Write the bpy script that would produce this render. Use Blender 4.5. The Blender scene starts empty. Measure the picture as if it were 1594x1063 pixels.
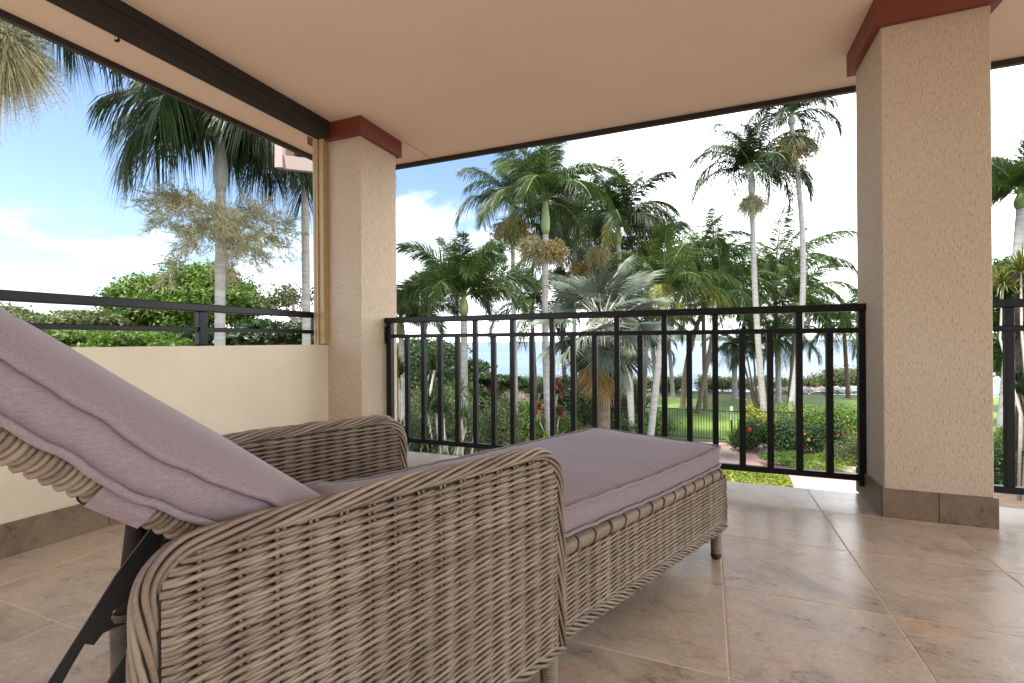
import bpy, math, random
import numpy as np
from mathutils import Vector, Matrix
random.seed(7); rng = np.random.default_rng(7)
R = math.radians
sc = bpy.context.scene
COL = sc.collection

# ------------------------------------------------------------------ camera
CAM_H = 0.81
YAW, ROLL, F_PX = R(22.05), R(0.4), 748.0
fw = np.array([-math.sin(YAW), math.cos(YAW), 0.0]); r0 = np.array([math.cos(YAW), math.sin(YAW), 0.0]); u0 = np.array([0, 0, 1.0])
rt = r0*math.cos(ROLL) - u0*math.sin(ROLL); up = u0*math.cos(ROLL) + r0*math.sin(ROLL)
cam_d = bpy.data.cameras.new('camera'); cam = bpy.data.objects.new('camera', cam_d); COL.objects.link(cam)
cam_d.sensor_width = 36; cam_d.lens = F_PX/1594*36; cam_d.clip_start = 0.02; cam_d.clip_end = 20000
cam.matrix_world = Matrix(((rt[0], up[0], -fw[0], 0), (rt[1], up[1], -fw[1], 0), (rt[2], up[2], -fw[2], CAM_H), (0, 0, 0, 1)))
sc.camera = cam

# ------------------------------------------------------------------ world, sun, exposure
SUN_EL, SUN_AZ = R(68), R(215)          # azimuth clockwise from +Y: behind the camera, a little left
sc.view_settings.view_transform = 'Standard'; sc.view_settings.look = 'None'
sc.view_settings.gamma = 1; sc.view_settings.use_curve_mapping = False
sc.view_settings.exposure = 2.4
w = bpy.data.worlds.new('World'); sc.world = w; w.use_nodes = True
nt = w.node_tree; nt.nodes.clear()
def N(t, typ, **k):
    n = t.nodes.new(typ)
    for a, v in k.items():
        if a.startswith('i_'): n.inputs[a[2:].replace('_', ' ')].default_value = v
        else: setattr(n, a, v)
    return n
sky = N(nt, 'ShaderNodeTexSky', sky_type='NISHITA', sun_disc=False, sun_elevation=SUN_EL, sun_rotation=SUN_AZ, air_density=1.0, dust_density=0.6, ozone_density=1.5)
bgs = N(nt, 'ShaderNodeBackground'); bgs.inputs[1].default_value = 0.051
bgc = N(nt, 'ShaderNodeBackground'); bgc.inputs[0].default_value = (0.95, 0.98, 1.0, 1); bgc.inputs[1].default_value = 1.0
tc = N(nt, 'ShaderNodeTexCoord'); sep = N(nt, 'ShaderNodeSeparateXYZ'); nt.links.new(tc.outputs['Generated'], sep.inputs[0])
def M(t, op, a, b=None, c=None, clamp=False):
    n = t.nodes.new('ShaderNodeMath'); n.operation = op; n.use_clamp = clamp
    for i, v in enumerate((a, b, c)):
        if v is None: continue
        if isinstance(v, (int, float)): n.inputs[i].default_value = v
        else: t.links.new(v, n.inputs[i])
    return n.outputs[0]
zz = M(nt, 'ADD', M(nt, 'MAXIMUM', sep.outputs[2], 0.0), 0.16)
cmb = N(nt, 'ShaderNodeCombineXYZ'); nt.links.new(M(nt, 'DIVIDE', sep.outputs[0], zz), cmb.inputs[0]); nt.links.new(M(nt, 'DIVIDE', sep.outputs[1], zz), cmb.inputs[1])
n1 = N(nt, 'ShaderNodeTexNoise'); n1.inputs['Scale'].default_value = 0.75; n1.inputs['Detail'].default_value = 9; n1.inputs['Roughness'].default_value = 0.58; n1.inputs['Distortion'].default_value = 0.35
mp = N(nt, 'ShaderNodeMapping'); mp.inputs['Scale'].default_value = (1.0, 1.5, 1); mp.inputs['Location'].default_value = (3.1, 1.7, 0); mp.inputs['Rotation'].default_value = (0, 0, R(25))
nt.links.new(cmb.outputs[0], mp.inputs[0]); nt.links.new(mp.outputs[0], n1.inputs['Vector'])
# cloud cover thickens away from the blue gap in the west (left of the view) and towards the horizon
bias = M(nt, 'MULTIPLY', M(nt, 'ADD', M(nt, 'MULTIPLY', sep.outputs[0], 0.86), M(nt, 'MULTIPLY', sep.outputs[1], 0.02)), 0.42)
lowb = M(nt, 'MULTIPLY', M(nt, 'SUBTRACT', 0.36, M(nt, 'ABSOLUTE', sep.outputs[2])), 0.95)
mask = M(nt, 'ADD', M(nt, 'ADD', n1.outputs[0], bias), lowb)
mr = N(nt, 'ShaderNodeMapRange', interpolation_type='SMOOTHSTEP'); nt.links.new(mask, mr.inputs[0]); mr.inputs[1].default_value = 0.36; mr.inputs[2].default_value = 0.68
mix = N(nt, 'ShaderNodeMixShader'); nt.links.new(mr.outputs[0], mix.inputs[0]); nt.links.new(bgs.outputs[0], mix.inputs[1]); nt.links.new(bgc.outputs[0], mix.inputs[2])
nt.links.new(sky.outputs[0], bgs.inputs[0])
wo = N(nt, 'ShaderNodeOutputWorld'); nt.links.new(mix.outputs[0], wo.inputs[0])
sd = bpy.data.lights.new('sun', 'SUN'); sd.energy = 2.3; sd.angle = R(9); sd.color = (1, 0.95, 0.88)
so = bpy.data.objects.new('sun', sd); COL.objects.link(so)
sv = Vector((math.sin(SUN_AZ)*math.cos(SUN_EL), math.cos(SUN_AZ)*math.cos(SUN_EL), math.sin(SUN_EL)))
so.rotation_euler = (-sv).to_track_quat('-Z', 'Y').to_euler(); so.location = (0, 0, 30)
sc.cycles.max_bounces = 8; sc.cycles.diffuse_bounces = 6; sc.cycles.transparent_max_bounces = 8

# ------------------------------------------------------------------ helpers
G = -3.1                                                   # garden level; the balcony floor is 0
def at(px, py, D):
    d = fw + rt*(px-797)/F_PX - up*(py-531.5)/F_PX
    return np.array([0, 0, CAM_H]) + d*D
def ground(px, py, z=G):
    d = fw + rt*(px-797)/F_PX - up*(py-531.5)/F_PX
    return np.array([0, 0, CAM_H]) + d*(z-CAM_H)/d[2]
def base(px, D):
    p = at(px, 531.5, D); return np.array([p[0], p[1], G])

class MB:
    def __init__(s): s.v = []; s.f = []; s.m = []; s.n = 0
    def add(s, v, f, m=0):
        s.v.append(np.asarray(v, float).reshape(-1, 3)); s.f += [tuple(i + s.n for i in q) for q in f]; s.m += [m]*len(f); s.n += len(s.v[-1]); return s
    def box(s, a, b, m=0):
        x0, y0, z0 = a; x1, y1, z1 = b
        return s.add([(x0,y0,z0),(x1,y0,z0),(x1,y1,z0),(x0,y1,z0),(x0,y0,z1),(x1,y0,z1),(x1,y1,z1),(x0,y1,z1)],
                     [(3,2,1,0),(4,5,6,7),(0,1,5,4),(1,2,6,5),(2,3,7,6),(3,0,4,7)], m)
    def bbox(s, a, b, c=.003, m=0):                        # box with chamfered edges
        a = np.array(a, float); b = np.array(b, float); V = []; ids = {}
        for sx in (0,1):
            for sy in (0,1):
                for sz in (0,1):
                    cn = np.array([(a,b)[sx][0], (a,b)[sy][1], (a,b)[sz][2]]); sg = np.array([1-2*sx, 1-2*sy, 1-2*sz])
                    for k in range(3):
                        p = cn.copy()
                        for j in range(3):
                            if j != k: p[j] += sg[j]*c
                        ids[(sx,sy,sz,k)] = len(V); V.append(p)
        Fc = []
        for k in range(3):
            o = [j for j in range(3) if j != k]
            for e in (0,1):
                q = []
                for (p, r) in ((0,0),(1,0),(1,1),(0,1)):
                    c3 = [0,0,0]; c3[k] = e; c3[o[0]] = p; c3[o[1]] = r; q.append(ids[(*c3, k)])
                flip = (e == 0) ^ (k == 1)
                Fc.append(tuple(q[::-1]) if flip else tuple(q))
        for k in range(3):                                  # edges along axis k
            o = [j for j in range(3) if j != k]
            for p in (0,1):
                for r in (0,1):
                    c0 = [0,0,0]; c0[o[0]] = p; c0[o[1]] = r; c1 = list(c0); c1[k] = 1
                    q = (ids[(*c0,o[0])], ids[(*c1,o[0])], ids[(*c1,o[1])], ids[(*c0,o[1])])
                    flip = (p ^ r) ^ (k == 1)
                    Fc.append(q if flip else q[::-1])
        for sx in (0,1):
            for sy in (0,1):
                for sz in (0,1):
                    q = tuple(ids[(sx,sy,sz,k)] for k in range(3))
                    Fc.append(q[::-1] if (sx+sy+sz) % 2 == 0 else q)
        return s.add(V, Fc, m)
    def tube(s, P, r, n=8, closed=False, cap=True, m=0, flat=1.0):
        P = np.asarray(P, float); k = len(P)
        r = np.full(k, r, float) if np.isscalar(r) else np.asarray(r, float)
        T = np.roll(P, -1, 0) - np.roll(P, 1, 0) if closed else np.gradient(P, axis=0)
        T /= np.linalg.norm(T, axis=1)[:, None] + 1e-12
        ref = np.array([0, 0, 1.0]) if abs(T[:, 2]).mean() < .8 else np.array([1.0, 0, 0])
        A = np.cross(T, ref); ln = np.linalg.norm(A, axis=1)[:, None]; A = A/np.maximum(ln, 1e-6)
        for i in range(1, k):
            if ln[i] < .15 or A[i] @ A[i-1] < 0:
                a = A[i-1] - T[i]*(A[i-1] @ T[i]); A[i] = a/(np.linalg.norm(a)+1e-9)
        B = np.cross(T, A); th = np.arange(n)*2*math.pi/n
        V = P[:, None] + (A[:, None]*np.cos(th)[None, :, None] + B[:, None]*np.sin(th)[None, :, None]*flat)*r[:, None, None]
        Fc = []
        for i in range(k if closed else k-1):
            j = (i+1) % k
            for q in range(n):
                q2 = (q+1) % n; Fc.append((i*n+q, i*n+q2, j*n+q2, j*n+q))
        if cap and not closed: Fc.append(tuple(range(n))[::-1]); Fc.append(tuple((k-1)*n+q for q in range(n)))
        return s.add(V, Fc, m)
    def mesh(s, name, mats, smooth=False):
        me = bpy.data.meshes.new(name)
        V = np.concatenate(s.v) if s.v else np.zeros((0, 3))
        me.from_pydata(V.tolist(), [], s.f)
        for m in (mats if isinstance(mats, (list, tuple)) else [mats]): me.materials.append(m)
        if any(s.m): me.polygons.foreach_set('material_index', s.m)
        if smooth: me.polygons.foreach_set('use_smooth', [True]*len(me.polygons))
        me.update(); return me
def link(name, me, parent=None, loc=None, rot=None, scale=None):
    o = bpy.data.objects.new(name, me); COL.objects.link(o)
    if parent is not None: o.parent = parent
    if loc is not None: o.location = loc
    if rot is not None: o.rotation_euler = rot
    if scale is not None: o.scale = (scale,)*3 if np.isscalar(scale) else scale
    return o
def obj(name, mb, mat, parent=None, smooth=False, loc=None): return link(name, mb.mesh(name, mat, smooth), parent, loc)
def thing(name, label, cat, loc=(0,0,0), rz=0, group=None):
    o = bpy.data.objects.new(name, None); COL.objects.link(o); o.location = tuple(loc); o.rotation_euler = (0, 0, rz); o.empty_display_size = .1
    return tag(o, label, cat, group)
def tag(o, label, cat, group=None):
    o['label'] = label; o['category'] = cat
    if group: o['group'] = group
    return o
def kind(o, k): o['kind'] = k; return o

# ------------------------------------------------------------------ materials
def newmat(name):
    m = bpy.data.materials.new(name); m.use_nodes = True; t = m.node_tree; b = t.nodes['Principled BSDF']; return m, t, b
def ramp(t, fac, stops):
    n = t.nodes.new('ShaderNodeValToRGB'); e = n.color_ramp.elements
    while len(e) < len(stops): e.new(0.5)
    for i, (p, c) in enumerate(stops): e[i].position = p; e[i].color = (*c, 1)
    t.links.new(fac, n.inputs[0]); return n.outputs[0]
def noise(t, scale, detail=4, rough=.55, vec=None, stretch=None, coord='Object', dist=0):
    n = t.nodes.new('ShaderNodeTexNoise'); n.inputs['Scale'].default_value = scale; n.inputs['Detail'].default_value = detail; n.inputs['Roughness'].default_value = rough; n.inputs['Distortion'].default_value = dist
    if vec is None:
        c = t.nodes.new('ShaderNodeTexCoord'); vec = c.outputs[coord]
    if stretch:
        mpn = t.nodes.new('ShaderNodeMapping'); mpn.inputs['Scale'].default_value = stretch; t.links.new(vec, mpn.inputs[0]); vec = mpn.outputs[0]
    t.links.new(vec, n.inputs['Vector']); return n.outputs[0]
def bump(t, b, h, strength=.3, dist=.01):
    n = t.nodes.new('ShaderNodeBump'); n.inputs['Strength'].default_value = strength; n.inputs['Distance'].default_value = dist
    t.links.new(h, n.inputs['Height']); t.links.new(n.outputs[0], b.inputs['Normal'])
def simple(name, c0, c1=None, rough=.6, sc_=20, bs=0, bd=.003, stretch=None, metal=0, spec=.5, bscale=None):
    m, t, b = newmat(name); b.inputs['Roughness'].default_value = rough; b.inputs['Metallic'].default_value = metal; b.inputs['Specular IOR Level'].default_value = spec
    c1 = c1 or tuple(x*.8 for x in c0)
    f = noise(t, sc_, 5, .6, stretch=stretch)
    t.links.new(ramp(t, f, [(.3, c1), (.7, c0)]), b.inputs['Base Color'])
    if bs: bump(t, b, noise(t, bscale or sc_*3, 5, .65, stretch=stretch), bs, bd)
    return m
def leafmat(name, cols, trans=.3, rough=.45, tint=None):
    m, t, b = newmat(name); g = t.nodes.new('ShaderNodeNewGeometry')
    k = len(cols); c = ramp(t, g.outputs['Random Per Island'], [(i/(k-1), cc) for i, cc in enumerate(cols)])
    f = noise(t, 1.3, 3, .5)
    mx = t.nodes.new('ShaderNodeMix'); mx.data_type = 'RGBA'; mx.blend_type = 'MULTIPLY'; mx.inputs[0].default_value = 1
    t.links.new(c, mx.inputs[6]); t.links.new(ramp(t, f, [(.3, (.6, .7, .65)), (.7, (1.25, 1.15, .95))]), mx.inputs[7])
    t.links.new(mx.outputs[2], b.inputs['Base Color']); b.inputs['Roughness'].default_value = rough; b.inputs['Specular IOR Level'].default_value = .35
    tr = t.nodes.new('ShaderNodeBsdfTranslucent'); t.links.new(mx.outputs[2], tr.inputs[0]); ms = t.nodes.new('ShaderNodeMixShader'); ms.inputs[0].default_value = trans
    o = t.nodes['Material Output']; t.links.new(b.outputs[0], ms.inputs[1]); t.links.new(tr.outputs[0], ms.inputs[2]); t.links.new(ms.outputs[0], o.inputs[0])
    return m

def stucco(name, c0, c1):
    m, t, b = newmat(name); b.inputs['Roughness'].default_value = .85; b.inputs['Specular IOR Level'].default_value = .2
    a = noise(t, 1, 5, .7, stretch=(215, 215, 42), dist=.4); c = noise(t, 1, 4, .7, stretch=(330, 330, 150)); l = noise(t, 1.6, 4)
    h = M(t, 'ADD', M(t, 'MULTIPLY', a, .9), M(t, 'MULTIPLY', c, .35))
    pit = ramp(t, a, [(.37, (.66, .62, .57)), (.45, (.93, .92, .91)), (.6, (1.04, 1.04, 1.04))])
    col = ramp(t, l, [(.3, c1), (.7, c0)])
    mx = t.nodes.new('ShaderNodeMix'); mx.data_type = 'RGBA'; mx.blend_type = 'MULTIPLY'; mx.inputs[0].default_value = 1
    t.links.new(col, mx.inputs[6]); t.links.new(pit, mx.inputs[7]); t.links.new(mx.outputs[2], b.inputs['Base Color'])
    bump(t, b, h, 1.0, .008); return m
MAT = {}
MAT['stucco'] = stucco('textured_render', (.69, .57, .43), (.65, .53, .395))
MAT['wall'] = simple('painted_wall', (.69, .62, .48), (.63, .56, .425), .7, 2.6, .12, .002, bscale=90)
MAT['ceiling'] = simple('painted_ceiling', (.88, .725, .59), (.84, .68, .545), .75, 1.5, .08, .001, bscale=120)
MAT['cap'] = simple('terracotta_paint', (.20, .042, .024), (.17, .036, .021), .5, 8, .15, .001, bscale=120)
MAT['bronze'] = simple('dark_bronze_metal', (.030, .020, .018), (.022, .015, .014), .45, 40, .1, .0005)
MAT['black'] = simple('black_powder_coat', (.007, .007, .007), (.005, .005, .0055), .38, 60, .08, .0004, spec=.3)
MAT['blackflat'] = simple('black_steel', (.010, .010, .011), (.006, .006, .007), .5, 60, .08, .0004)
MAT['blindfab'] = simple('brown_screen_fabric', (.026, .018, .014), (.018, .012, .010), .75, 500, .3, .0008)
MAT['alu'] = simple('beige_aluminium', (.46, .31, .15), (.44, .29, .14), .4, 30)
MAT['white'] = simple('cream_gloss_paint', (.72, .66, .58), (.69, .62, .54), .4, 10)
MAT['fascia_paint'] = simple('pinkish_fascia_paint', (.36, .27, .23), (.33, .25, .21), .5, 10)
MAT['soffit'] = simple('brown_soffit', (.20, .11, .045), (.16, .09, .035), .6, 12)
MAT['grout'] = simple('grout', (.70, .60, .48), (.62, .53, .42), .9, 30, .3, .001)
MAT['slab'] = simple('slab_concrete', (.4, .38, .34), None, .8, 6, .3, .003)

def tilemat(name, dark):
    m, t, b = newmat(name)
    c = t.nodes.new('ShaderNodeTexCoord'); oi = t.nodes.new('ShaderNodeObjectInfo')
    ad = t.nodes.new('ShaderNodeVectorMath'); ad.operation = 'MULTIPLY_ADD'
    cb = t.nodes.new('ShaderNodeCombineXYZ')
    for i in range(3): t.links.new(oi.outputs['Random'], cb.inputs[i])
    sc3 = t.nodes.new('ShaderNodeVectorMath'); sc3.operation = 'SCALE'; sc3.inputs['Scale'].default_value = 37.0; t.links.new(cb.outputs[0], sc3.inputs[0])
    a2 = t.nodes.new('ShaderNodeVectorMath'); a2.operation = 'ADD'; t.links.new(c.outputs['Object'], a2.inputs[0]); t.links.new(sc3.outputs[0], a2.inputs[1]); v = a2.outputs[0]
    big = noise(t, 3.6, 7, .66, vec=v, dist=.9); med = noise(t, 9, 9, .78, vec=v, stretch=(.8, 1.5, 1), dist=.5); fine = noise(t, 75, 6, .8, vec=v)
    k = 1
    tone = ramp(t, big, [(.28, (.36*k, .29*k, .22*k)), (.42, (.50*k, .415*k, .325*k)), (.54, (.60*k, .505*k, .405*k)), (.68, (.58*k, .40*k, .265*k))])
    if dark: tone = ramp(t, big, [(.28, (.15, .105, .07)), (.45, (.21, .15, .10)), (.58, (.26, .185, .125)), (.72, (.24, .15, .09))])
    st = ramp(t, med, [(.36, (.60, .585, .565)), (.45, (.90, .89, .875)), (.62, (1.0, 1.0, 1.0)), (.8, (1.12, 1.1, 1.08))])
    mx = t.nodes.new('ShaderNodeMix'); mx.data_type = 'RGBA'; mx.blend_type = 'MULTIPLY'; mx.inputs[0].default_value = 1; t.links.new(tone, mx.inputs[6]); t.links.new(st, mx.inputs[7])
    m2 = t.nodes.new('ShaderNodeMix'); m2.data_type = 'RGBA'; m2.blend_type = 'MULTIPLY'; m2.inputs[0].default_value = 1
    t.links.new(mx.outputs[2], m2.inputs[6]); t.links.new(ramp(t, fine, [(.34, (.80, .80, .80)), (.66, (1.10, 1.10, 1.10))]), m2.inputs[7])
    t.links.new(m2.outputs[2], b.inputs['Base Color'])
    t.links.new(M(t, 'ADD', M(t, 'MULTIPLY', med, .20), .20), b.inputs['Roughness']); b.inputs['Specular IOR Level'].default_value = .5
    bump(t, b, M(t, 'ADD', med, M(t, 'MULTIPLY', fine, .4)), .35, .0012); return m
MAT['tile'] = tilemat('stone_look_tile', False); MAT['skirt'] = tilemat('stone_look_skirting', True)

def wickermat():
    m, t, b = newmat('synthetic_wicker'); oi = t.nodes.new('ShaderNodeObjectInfo'); g = t.nodes.new('ShaderNodeNewGeometry')
    f = noise(t, 9, 4, .6); f2 = noise(t, 1, 3, .6, stretch=(400, 30, 400))
    s = M(t, 'ADD', M(t, 'MULTIPLY', f, .6), M(t, 'ADD', M(t, 'MULTIPLY', f2, .35), M(t, 'ADD', M(t, 'MULTIPLY', g.outputs['Random Per Island'], .10), M(t, 'MULTIPLY', oi.outputs['Random'], .26))))
    c = ramp(t, s, [(.36, (.085, .060, .043)), (.56, (.165, .122, .088)), (.82, (.27, .215, .16))])
    t.links.new(c, b.inputs['Base Color']); b.inputs['Roughness'].default_value = .42; b.inputs['Specular IOR Level'].default_value = .45
    bump(t, b, f2, .25, .0008); return m
MAT['wicker'] = wickermat()
MAT['wcore'] = simple('wicker_core', (.045, .032, .023), (.03, .02, .015), .8, 60)
def fabric():
    m, t, b = newmat('mauve_outdoor_fabric'); b.inputs['Roughness'].default_value = .85; b.inputs['Specular IOR Level'].default_value = .25
    b.inputs['Sheen Weight'].default_value = .25; b.inputs['Sheen Roughness'].default_value = .4
    f = noise(t, 1, 4, .75, stretch=(620, 90, 620)); g = noise(t, 1, 4, .75, stretch=(90, 620, 620)); l = noise(t, 5, 4)
    s = M(t, 'MULTIPLY', M(t, 'ADD', f, g), .5)
    c = ramp(t, s, [(.34, (.165, .125, .138)), (.5, (.228, .180, .195)), (.66, (.30, .243, .260))])
    t.links.new(c, b.inputs['Base Color']); bump(t, b, M(t, 'ADD', s, M(t, 'MULTIPLY', l, .5)), .35, .0012); return m
MAT['fabric'] = fabric()

# ------------------------------------------------------------------ garden ground, sea
def poly_sheet(name, pts, z, mat):
    me = bpy.data.meshes.new(name); me.from_pydata([(p[0], p[1], z) for p in pts], [], [tuple(range(len(pts)))]); me.materials.append(mat)
    if me.polygons[0].normal.z < 0: me.flip_normals()
    return kind(link(name, me), 'structure')
def grassmat():
    m, t, b = newmat('lawn_grass'); a = noise(t, .35, 6, .6); f = noise(t, 22, 6, .75); mm = noise(t, 4, 5, .7)
    c = ramp(t, a, [(.35, (.10, .185, .018)), (.65, (.16, .255, .030))])
    mx = t.nodes.new('ShaderNodeMix'); mx.data_type = 'RGBA'; mx.blend_type = 'MULTIPLY'; mx.inputs[0].default_value = 1; t.links.new(c, mx.inputs[6])
    t.links.new(ramp(t, M(t, 'MULTIPLY', M(t, 'ADD', f, mm), .5), [(.35, (.55, .6, .5)), (.65, (1.25, 1.2, 1.1))]), mx.inputs[7])
    t.links.new(mx.outputs[2], b.inputs['Base Color']); b.inputs['Roughness'].default_value = .8; bump(t, b, f, .8, .05); return m
MAT['grass'] = grassmat()
MAT['soil'] = simple('garden_soil', (.13, .09, .06), (.07, .05, .035), .95, 5, .8, .03, bscale=30)
MAT['gravel'] = simple('pink_gravel', (.46, .34, .29), (.24, .18, .15), .9, 28, .8, .02, bscale=40)
MAT['paving'] = simple('pink_paving', (.46, .27, .235), (.38, .22, .19), .8, 4, .3, .004, bscale=60)
MAT['rock'] = simple('garden_rock', (.42, .34, .27), (.20, .16, .13), .9, 7, .7, .03, bscale=14)
MAT['shore_rock'] = simple('shore_rock', (.42, .41, .39), (.16, .155, .15), .9, 3, .8, .06, bscale=8)
MAT['sand'] = simple('shore_sand', (.42, .34, .25), (.3, .23, .17), .95, 3, .4, .03)

mb = MB(); xs = np.linspace(-160, 160, 41); ys = [-70, -20, 0, 20, 34, 38.5, 41, 43.5, 46]; zs = [G, G, G, G, G, G, G-.15, G-.9, G-2.2]
V = [(x, y + (1.2*math.sin(x*.13) + .6*math.sin(x*.41+1) if i > 4 else 0), z) for i, (y, z) in enumerate(zip(ys, zs)) for x in xs]
Fq = [(i*41+j, i*41+j+1, (i+1)*41+j+1, (i+1)*41+j) for i in range(len(ys)-1) for j in range(40)]
mb.add(V, Fq); kind(obj('ground', mb, MAT['soil'], smooth=True), 'structure')
gp = lambda x, y: ground(x, y)
lawn = [base(985, 27), base(975, 19.6), ground(1042, 682), ground(1130, 687), base(1240, 17.5), base(1360, 17), base(1700, 15), base(1750, 30), base(1400, 33), base(1200, 34), base(1000, 35.5), base(960, 35.5)]
poly_sheet('lawn', lawn, G+.004, MAT['grass'])

def seamat():
    m, t, b = newmat('sea_water'); b.inputs['Roughness'].default_value = .55; b.inputs['Specular IOR Level'].default_value = .12
    a = noise(t, 1, 5, .62, stretch=(.22, .75, 1)); c = noise(t, 1, 4, .6, stretch=(.012, .06, 1))
    t.links.new(ramp(t, c, [(.35, (.10, .145, .195)), (.65, (.14, .19, .235))]), b.inputs['Base Color'])
    bump(t, b, a, .55, .35); return m
mb = MB(); mb.add([(-9000, -200, -4.6), (9000, -200, -4.6), (9000, 12000, -4.6), (-9000, 12000, -4.6)], [(0, 1, 2, 3)])
kind(obj('sea', mb, seamat()), 'structure')
# distant island
mb = MB(); isl = []; K = 60
for i in range(K+1):
    px = 985 + (1200-985)*i/K; h = 18*math.exp(-((px-1062)/34)**2) + 7*math.exp(-((px-1110)/40)**2) + 3*math.sin(px*.21)*math.exp(-((px-1070)/60)**2)
    isl.append((px, max(0, h)))
D_I = 3200; V = []
for px, h in isl:
    p = at(px, 531, D_I); q = at(px, 531, D_I+260); e = at(px, 531, D_I+520)
    V += [(p[0], p[1], -5), ((p[0]+q[0])/2, (p[1]+q[1])/2, h*2.6), (q[0], q[1], h*D_I/F_PX), (e[0], e[1], -5)]
mb.add(V, [(i*4+j, (i+1)*4+j, (i+1)*4+j+1, i*4+j+1) for i in range(K) for j in range(3)])
kind(obj('hills', mb, simple('island_scrub', (.11, .13, .10), (.08, .10, .08), .9, .01), smooth=True), 'structure')

# garden path, gravel
path = [ground(1150, 690), ground(1172, 697), ground(1200, 706), ground(1240, 719), ground(1300, 735), ground(1380, 752), ground(1480, 790), ground(1480, 860), ground(1180, 860), ground(1236, 757), ground(1228, 741), ground(1190, 732), ground(1158, 722), ground(1140, 708)]
poly_sheet('path', path, G+.012, MAT['paving'])
poly_sheet('gravel_bed', [ground(1050, 689), ground(1132, 689), ground(1150, 696), ground(1163, 712), ground(1180, 731), ground(1120, 737), ground(1020, 715)], G+.006, MAT['gravel'])
poly_sheet('garden_bed', [ground(1137, 688), ground(1200, 703), ground(1260, 722), ground(1345, 742), ground(1600, 800), base(1700, 15.5), base(1360, 17.2), base(1240, 17.7)], G+.008, MAT['soil'])

# ------------------------------------------------------------------ balcony floor
kind(obj('floor_slab', MB().box((-2.72, -5.3, -.30), (5.2, 3.01, -.0012)), MAT['grout']), 'structure')  # unseen rear part extended behind the camera for bounce light
floor = bpy.data.objects['floor_slab']; floor.name = 'floor'
def tile_mesh(w_, d_): return MB().bbox((0, 0, -.009), (w_, d_, 0), .0012).mesh('tile', MAT['tile'])
PX_, PY_, GR = .4520, .4600, .0045
cache = {}
xl = [.046 + PX_*k for k in range(-6, 12)]; yl = [1.262 + PY_*k for k in range(-14, 4)]
for i in range(len(xl)-1):
    for j in range(len(yl)):
        xa, xb = xl[i]+GR/2, xl[i+1]-GR/2; ya = yl[j]+GR/2; yb = (yl[j+1]-GR/2) if j+1 < len(yl) else 3.018
        xa = max(xa, -2.478)
        if xb-xa < .03 or yb-ya < .03: continue
        # the row runs past the pillar feet: stop short of them
        key = (round(xb-xa, 4), round(yb-ya, 4))
        if key not in cache: cache[key] = tile_mesh(*key)
        if i == 0:
            pass
        link('tile', cache[key], floor, (xa, ya, 0))
if xl[0] > -2.478:
    for j in range(len(yl)):
        ya = yl[j]+GR/2; yb = (yl[j+1]-GR/2) if j+1 < len(yl) else 3.018
        link('tile', tile_mesh(xl[0]-GR/2+2.478, yb-ya), floor, (-2.478, ya, 0))

# ------------------------------------------------------------------ pillars, walls, ceiling
def skirt_run(parent, p0, p1, joints, out, h=.131, th=.009):
    """tiles along the line p0-p1, 'out' is the outward normal"""
    p0 = np.array(p0, float); p1 = np.array(p1, float); L = np.linalg.norm(p1-p0); d = (p1-p0)/L; o = np.array(out, float)
    cuts = [0] + joints + [L]
    for a, b in zip(cuts[:-1], cuts[1:]):
        A = p0 + d*(a+.0015); B = p0 + d*(b-.0015) + o*th
        lo = np.minimum(A, B); hi = np.maximum(A, B)
        q = MB().bbox((0, 0, 0), (hi[0]-lo[0], hi[1]-lo[1], h-.0005), .001)
        link('skirting_tile', q.mesh('skirting_tile', MAT['skirt']), parent, (lo[0], lo[1], .0005))
def pillar(x0, x1, y0, y1, label, joints):
    t = thing('pillar', label, 'pillar', ((x0+x1)/2, (y0+y1)/2, 0))
    def loc(o): o.location = Vector(o.location) - t.location; return o
    m = MB(); c = .004
    m.bbox((x0, y0, .0), (x1, y1, 2.352), c)
    loc(obj('shaft', m, MAT['stucco'], t, loc=(0, 0, 0)))
    e = .033
    loc(obj('cap', MB().bbox((x0-e, y0-e, 2.228), (x1+e, y1+e, 2.3495), .002), MAT['cap'], t, loc=(0,0,0)))
    n0 = len(t.children)
    k = .0003
    skirt_run(t, (x0-.009, y0-k, 0), (x1+.0135, y0-k, 0), joints, (0, -1, 0))
    skirt_run(t, (x0-k, y0+.001, 0), (x0-k, y1+.009, 0), [], (-1, 0, 0))
    skirt_run(t, (x1+k, y0+.001, 0), (x1+k, y1+.009, 0), [], (1, 0, 0))
    for ch in [c_ for c_ in COL.objects if c_.parent == t and c_.name.startswith('skirting')]: loc(ch)
    return t
pillar(.745, 1.131, 2.665, 3.065, 'wide textured cream pillar in front of the sea view, right of the long railing', [.205])
pillar(-2.60, -2.193, 2.665, 3.075, 'textured cream pillar at the corner where the low wall meets the railing', [.2])
t = thing('low_wall', 'low smooth cream balcony wall topped by a two bar rail', 'wall', (-2.59, 0, 0))
obj('wall_body', MB().box((-.115, -2.6, 0), (.105, 2.664, .797)), MAT['wall'], t)
for o_ in [t]:
    ylist = [1.31 + .45*k for k in range(-8, 4)]
    cur = -2.6
    for yv in ylist + [2.655]:
        if yv-cur > .04:
            q = MB().bbox((0, 0, 0), (.0095, yv-cur-.003, .130), .001)
            link('skirting_tile', q.mesh('skirting_tile', MAT['skirt']), t, (.1053, cur+.0015, .0005))
            cur = yv
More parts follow.
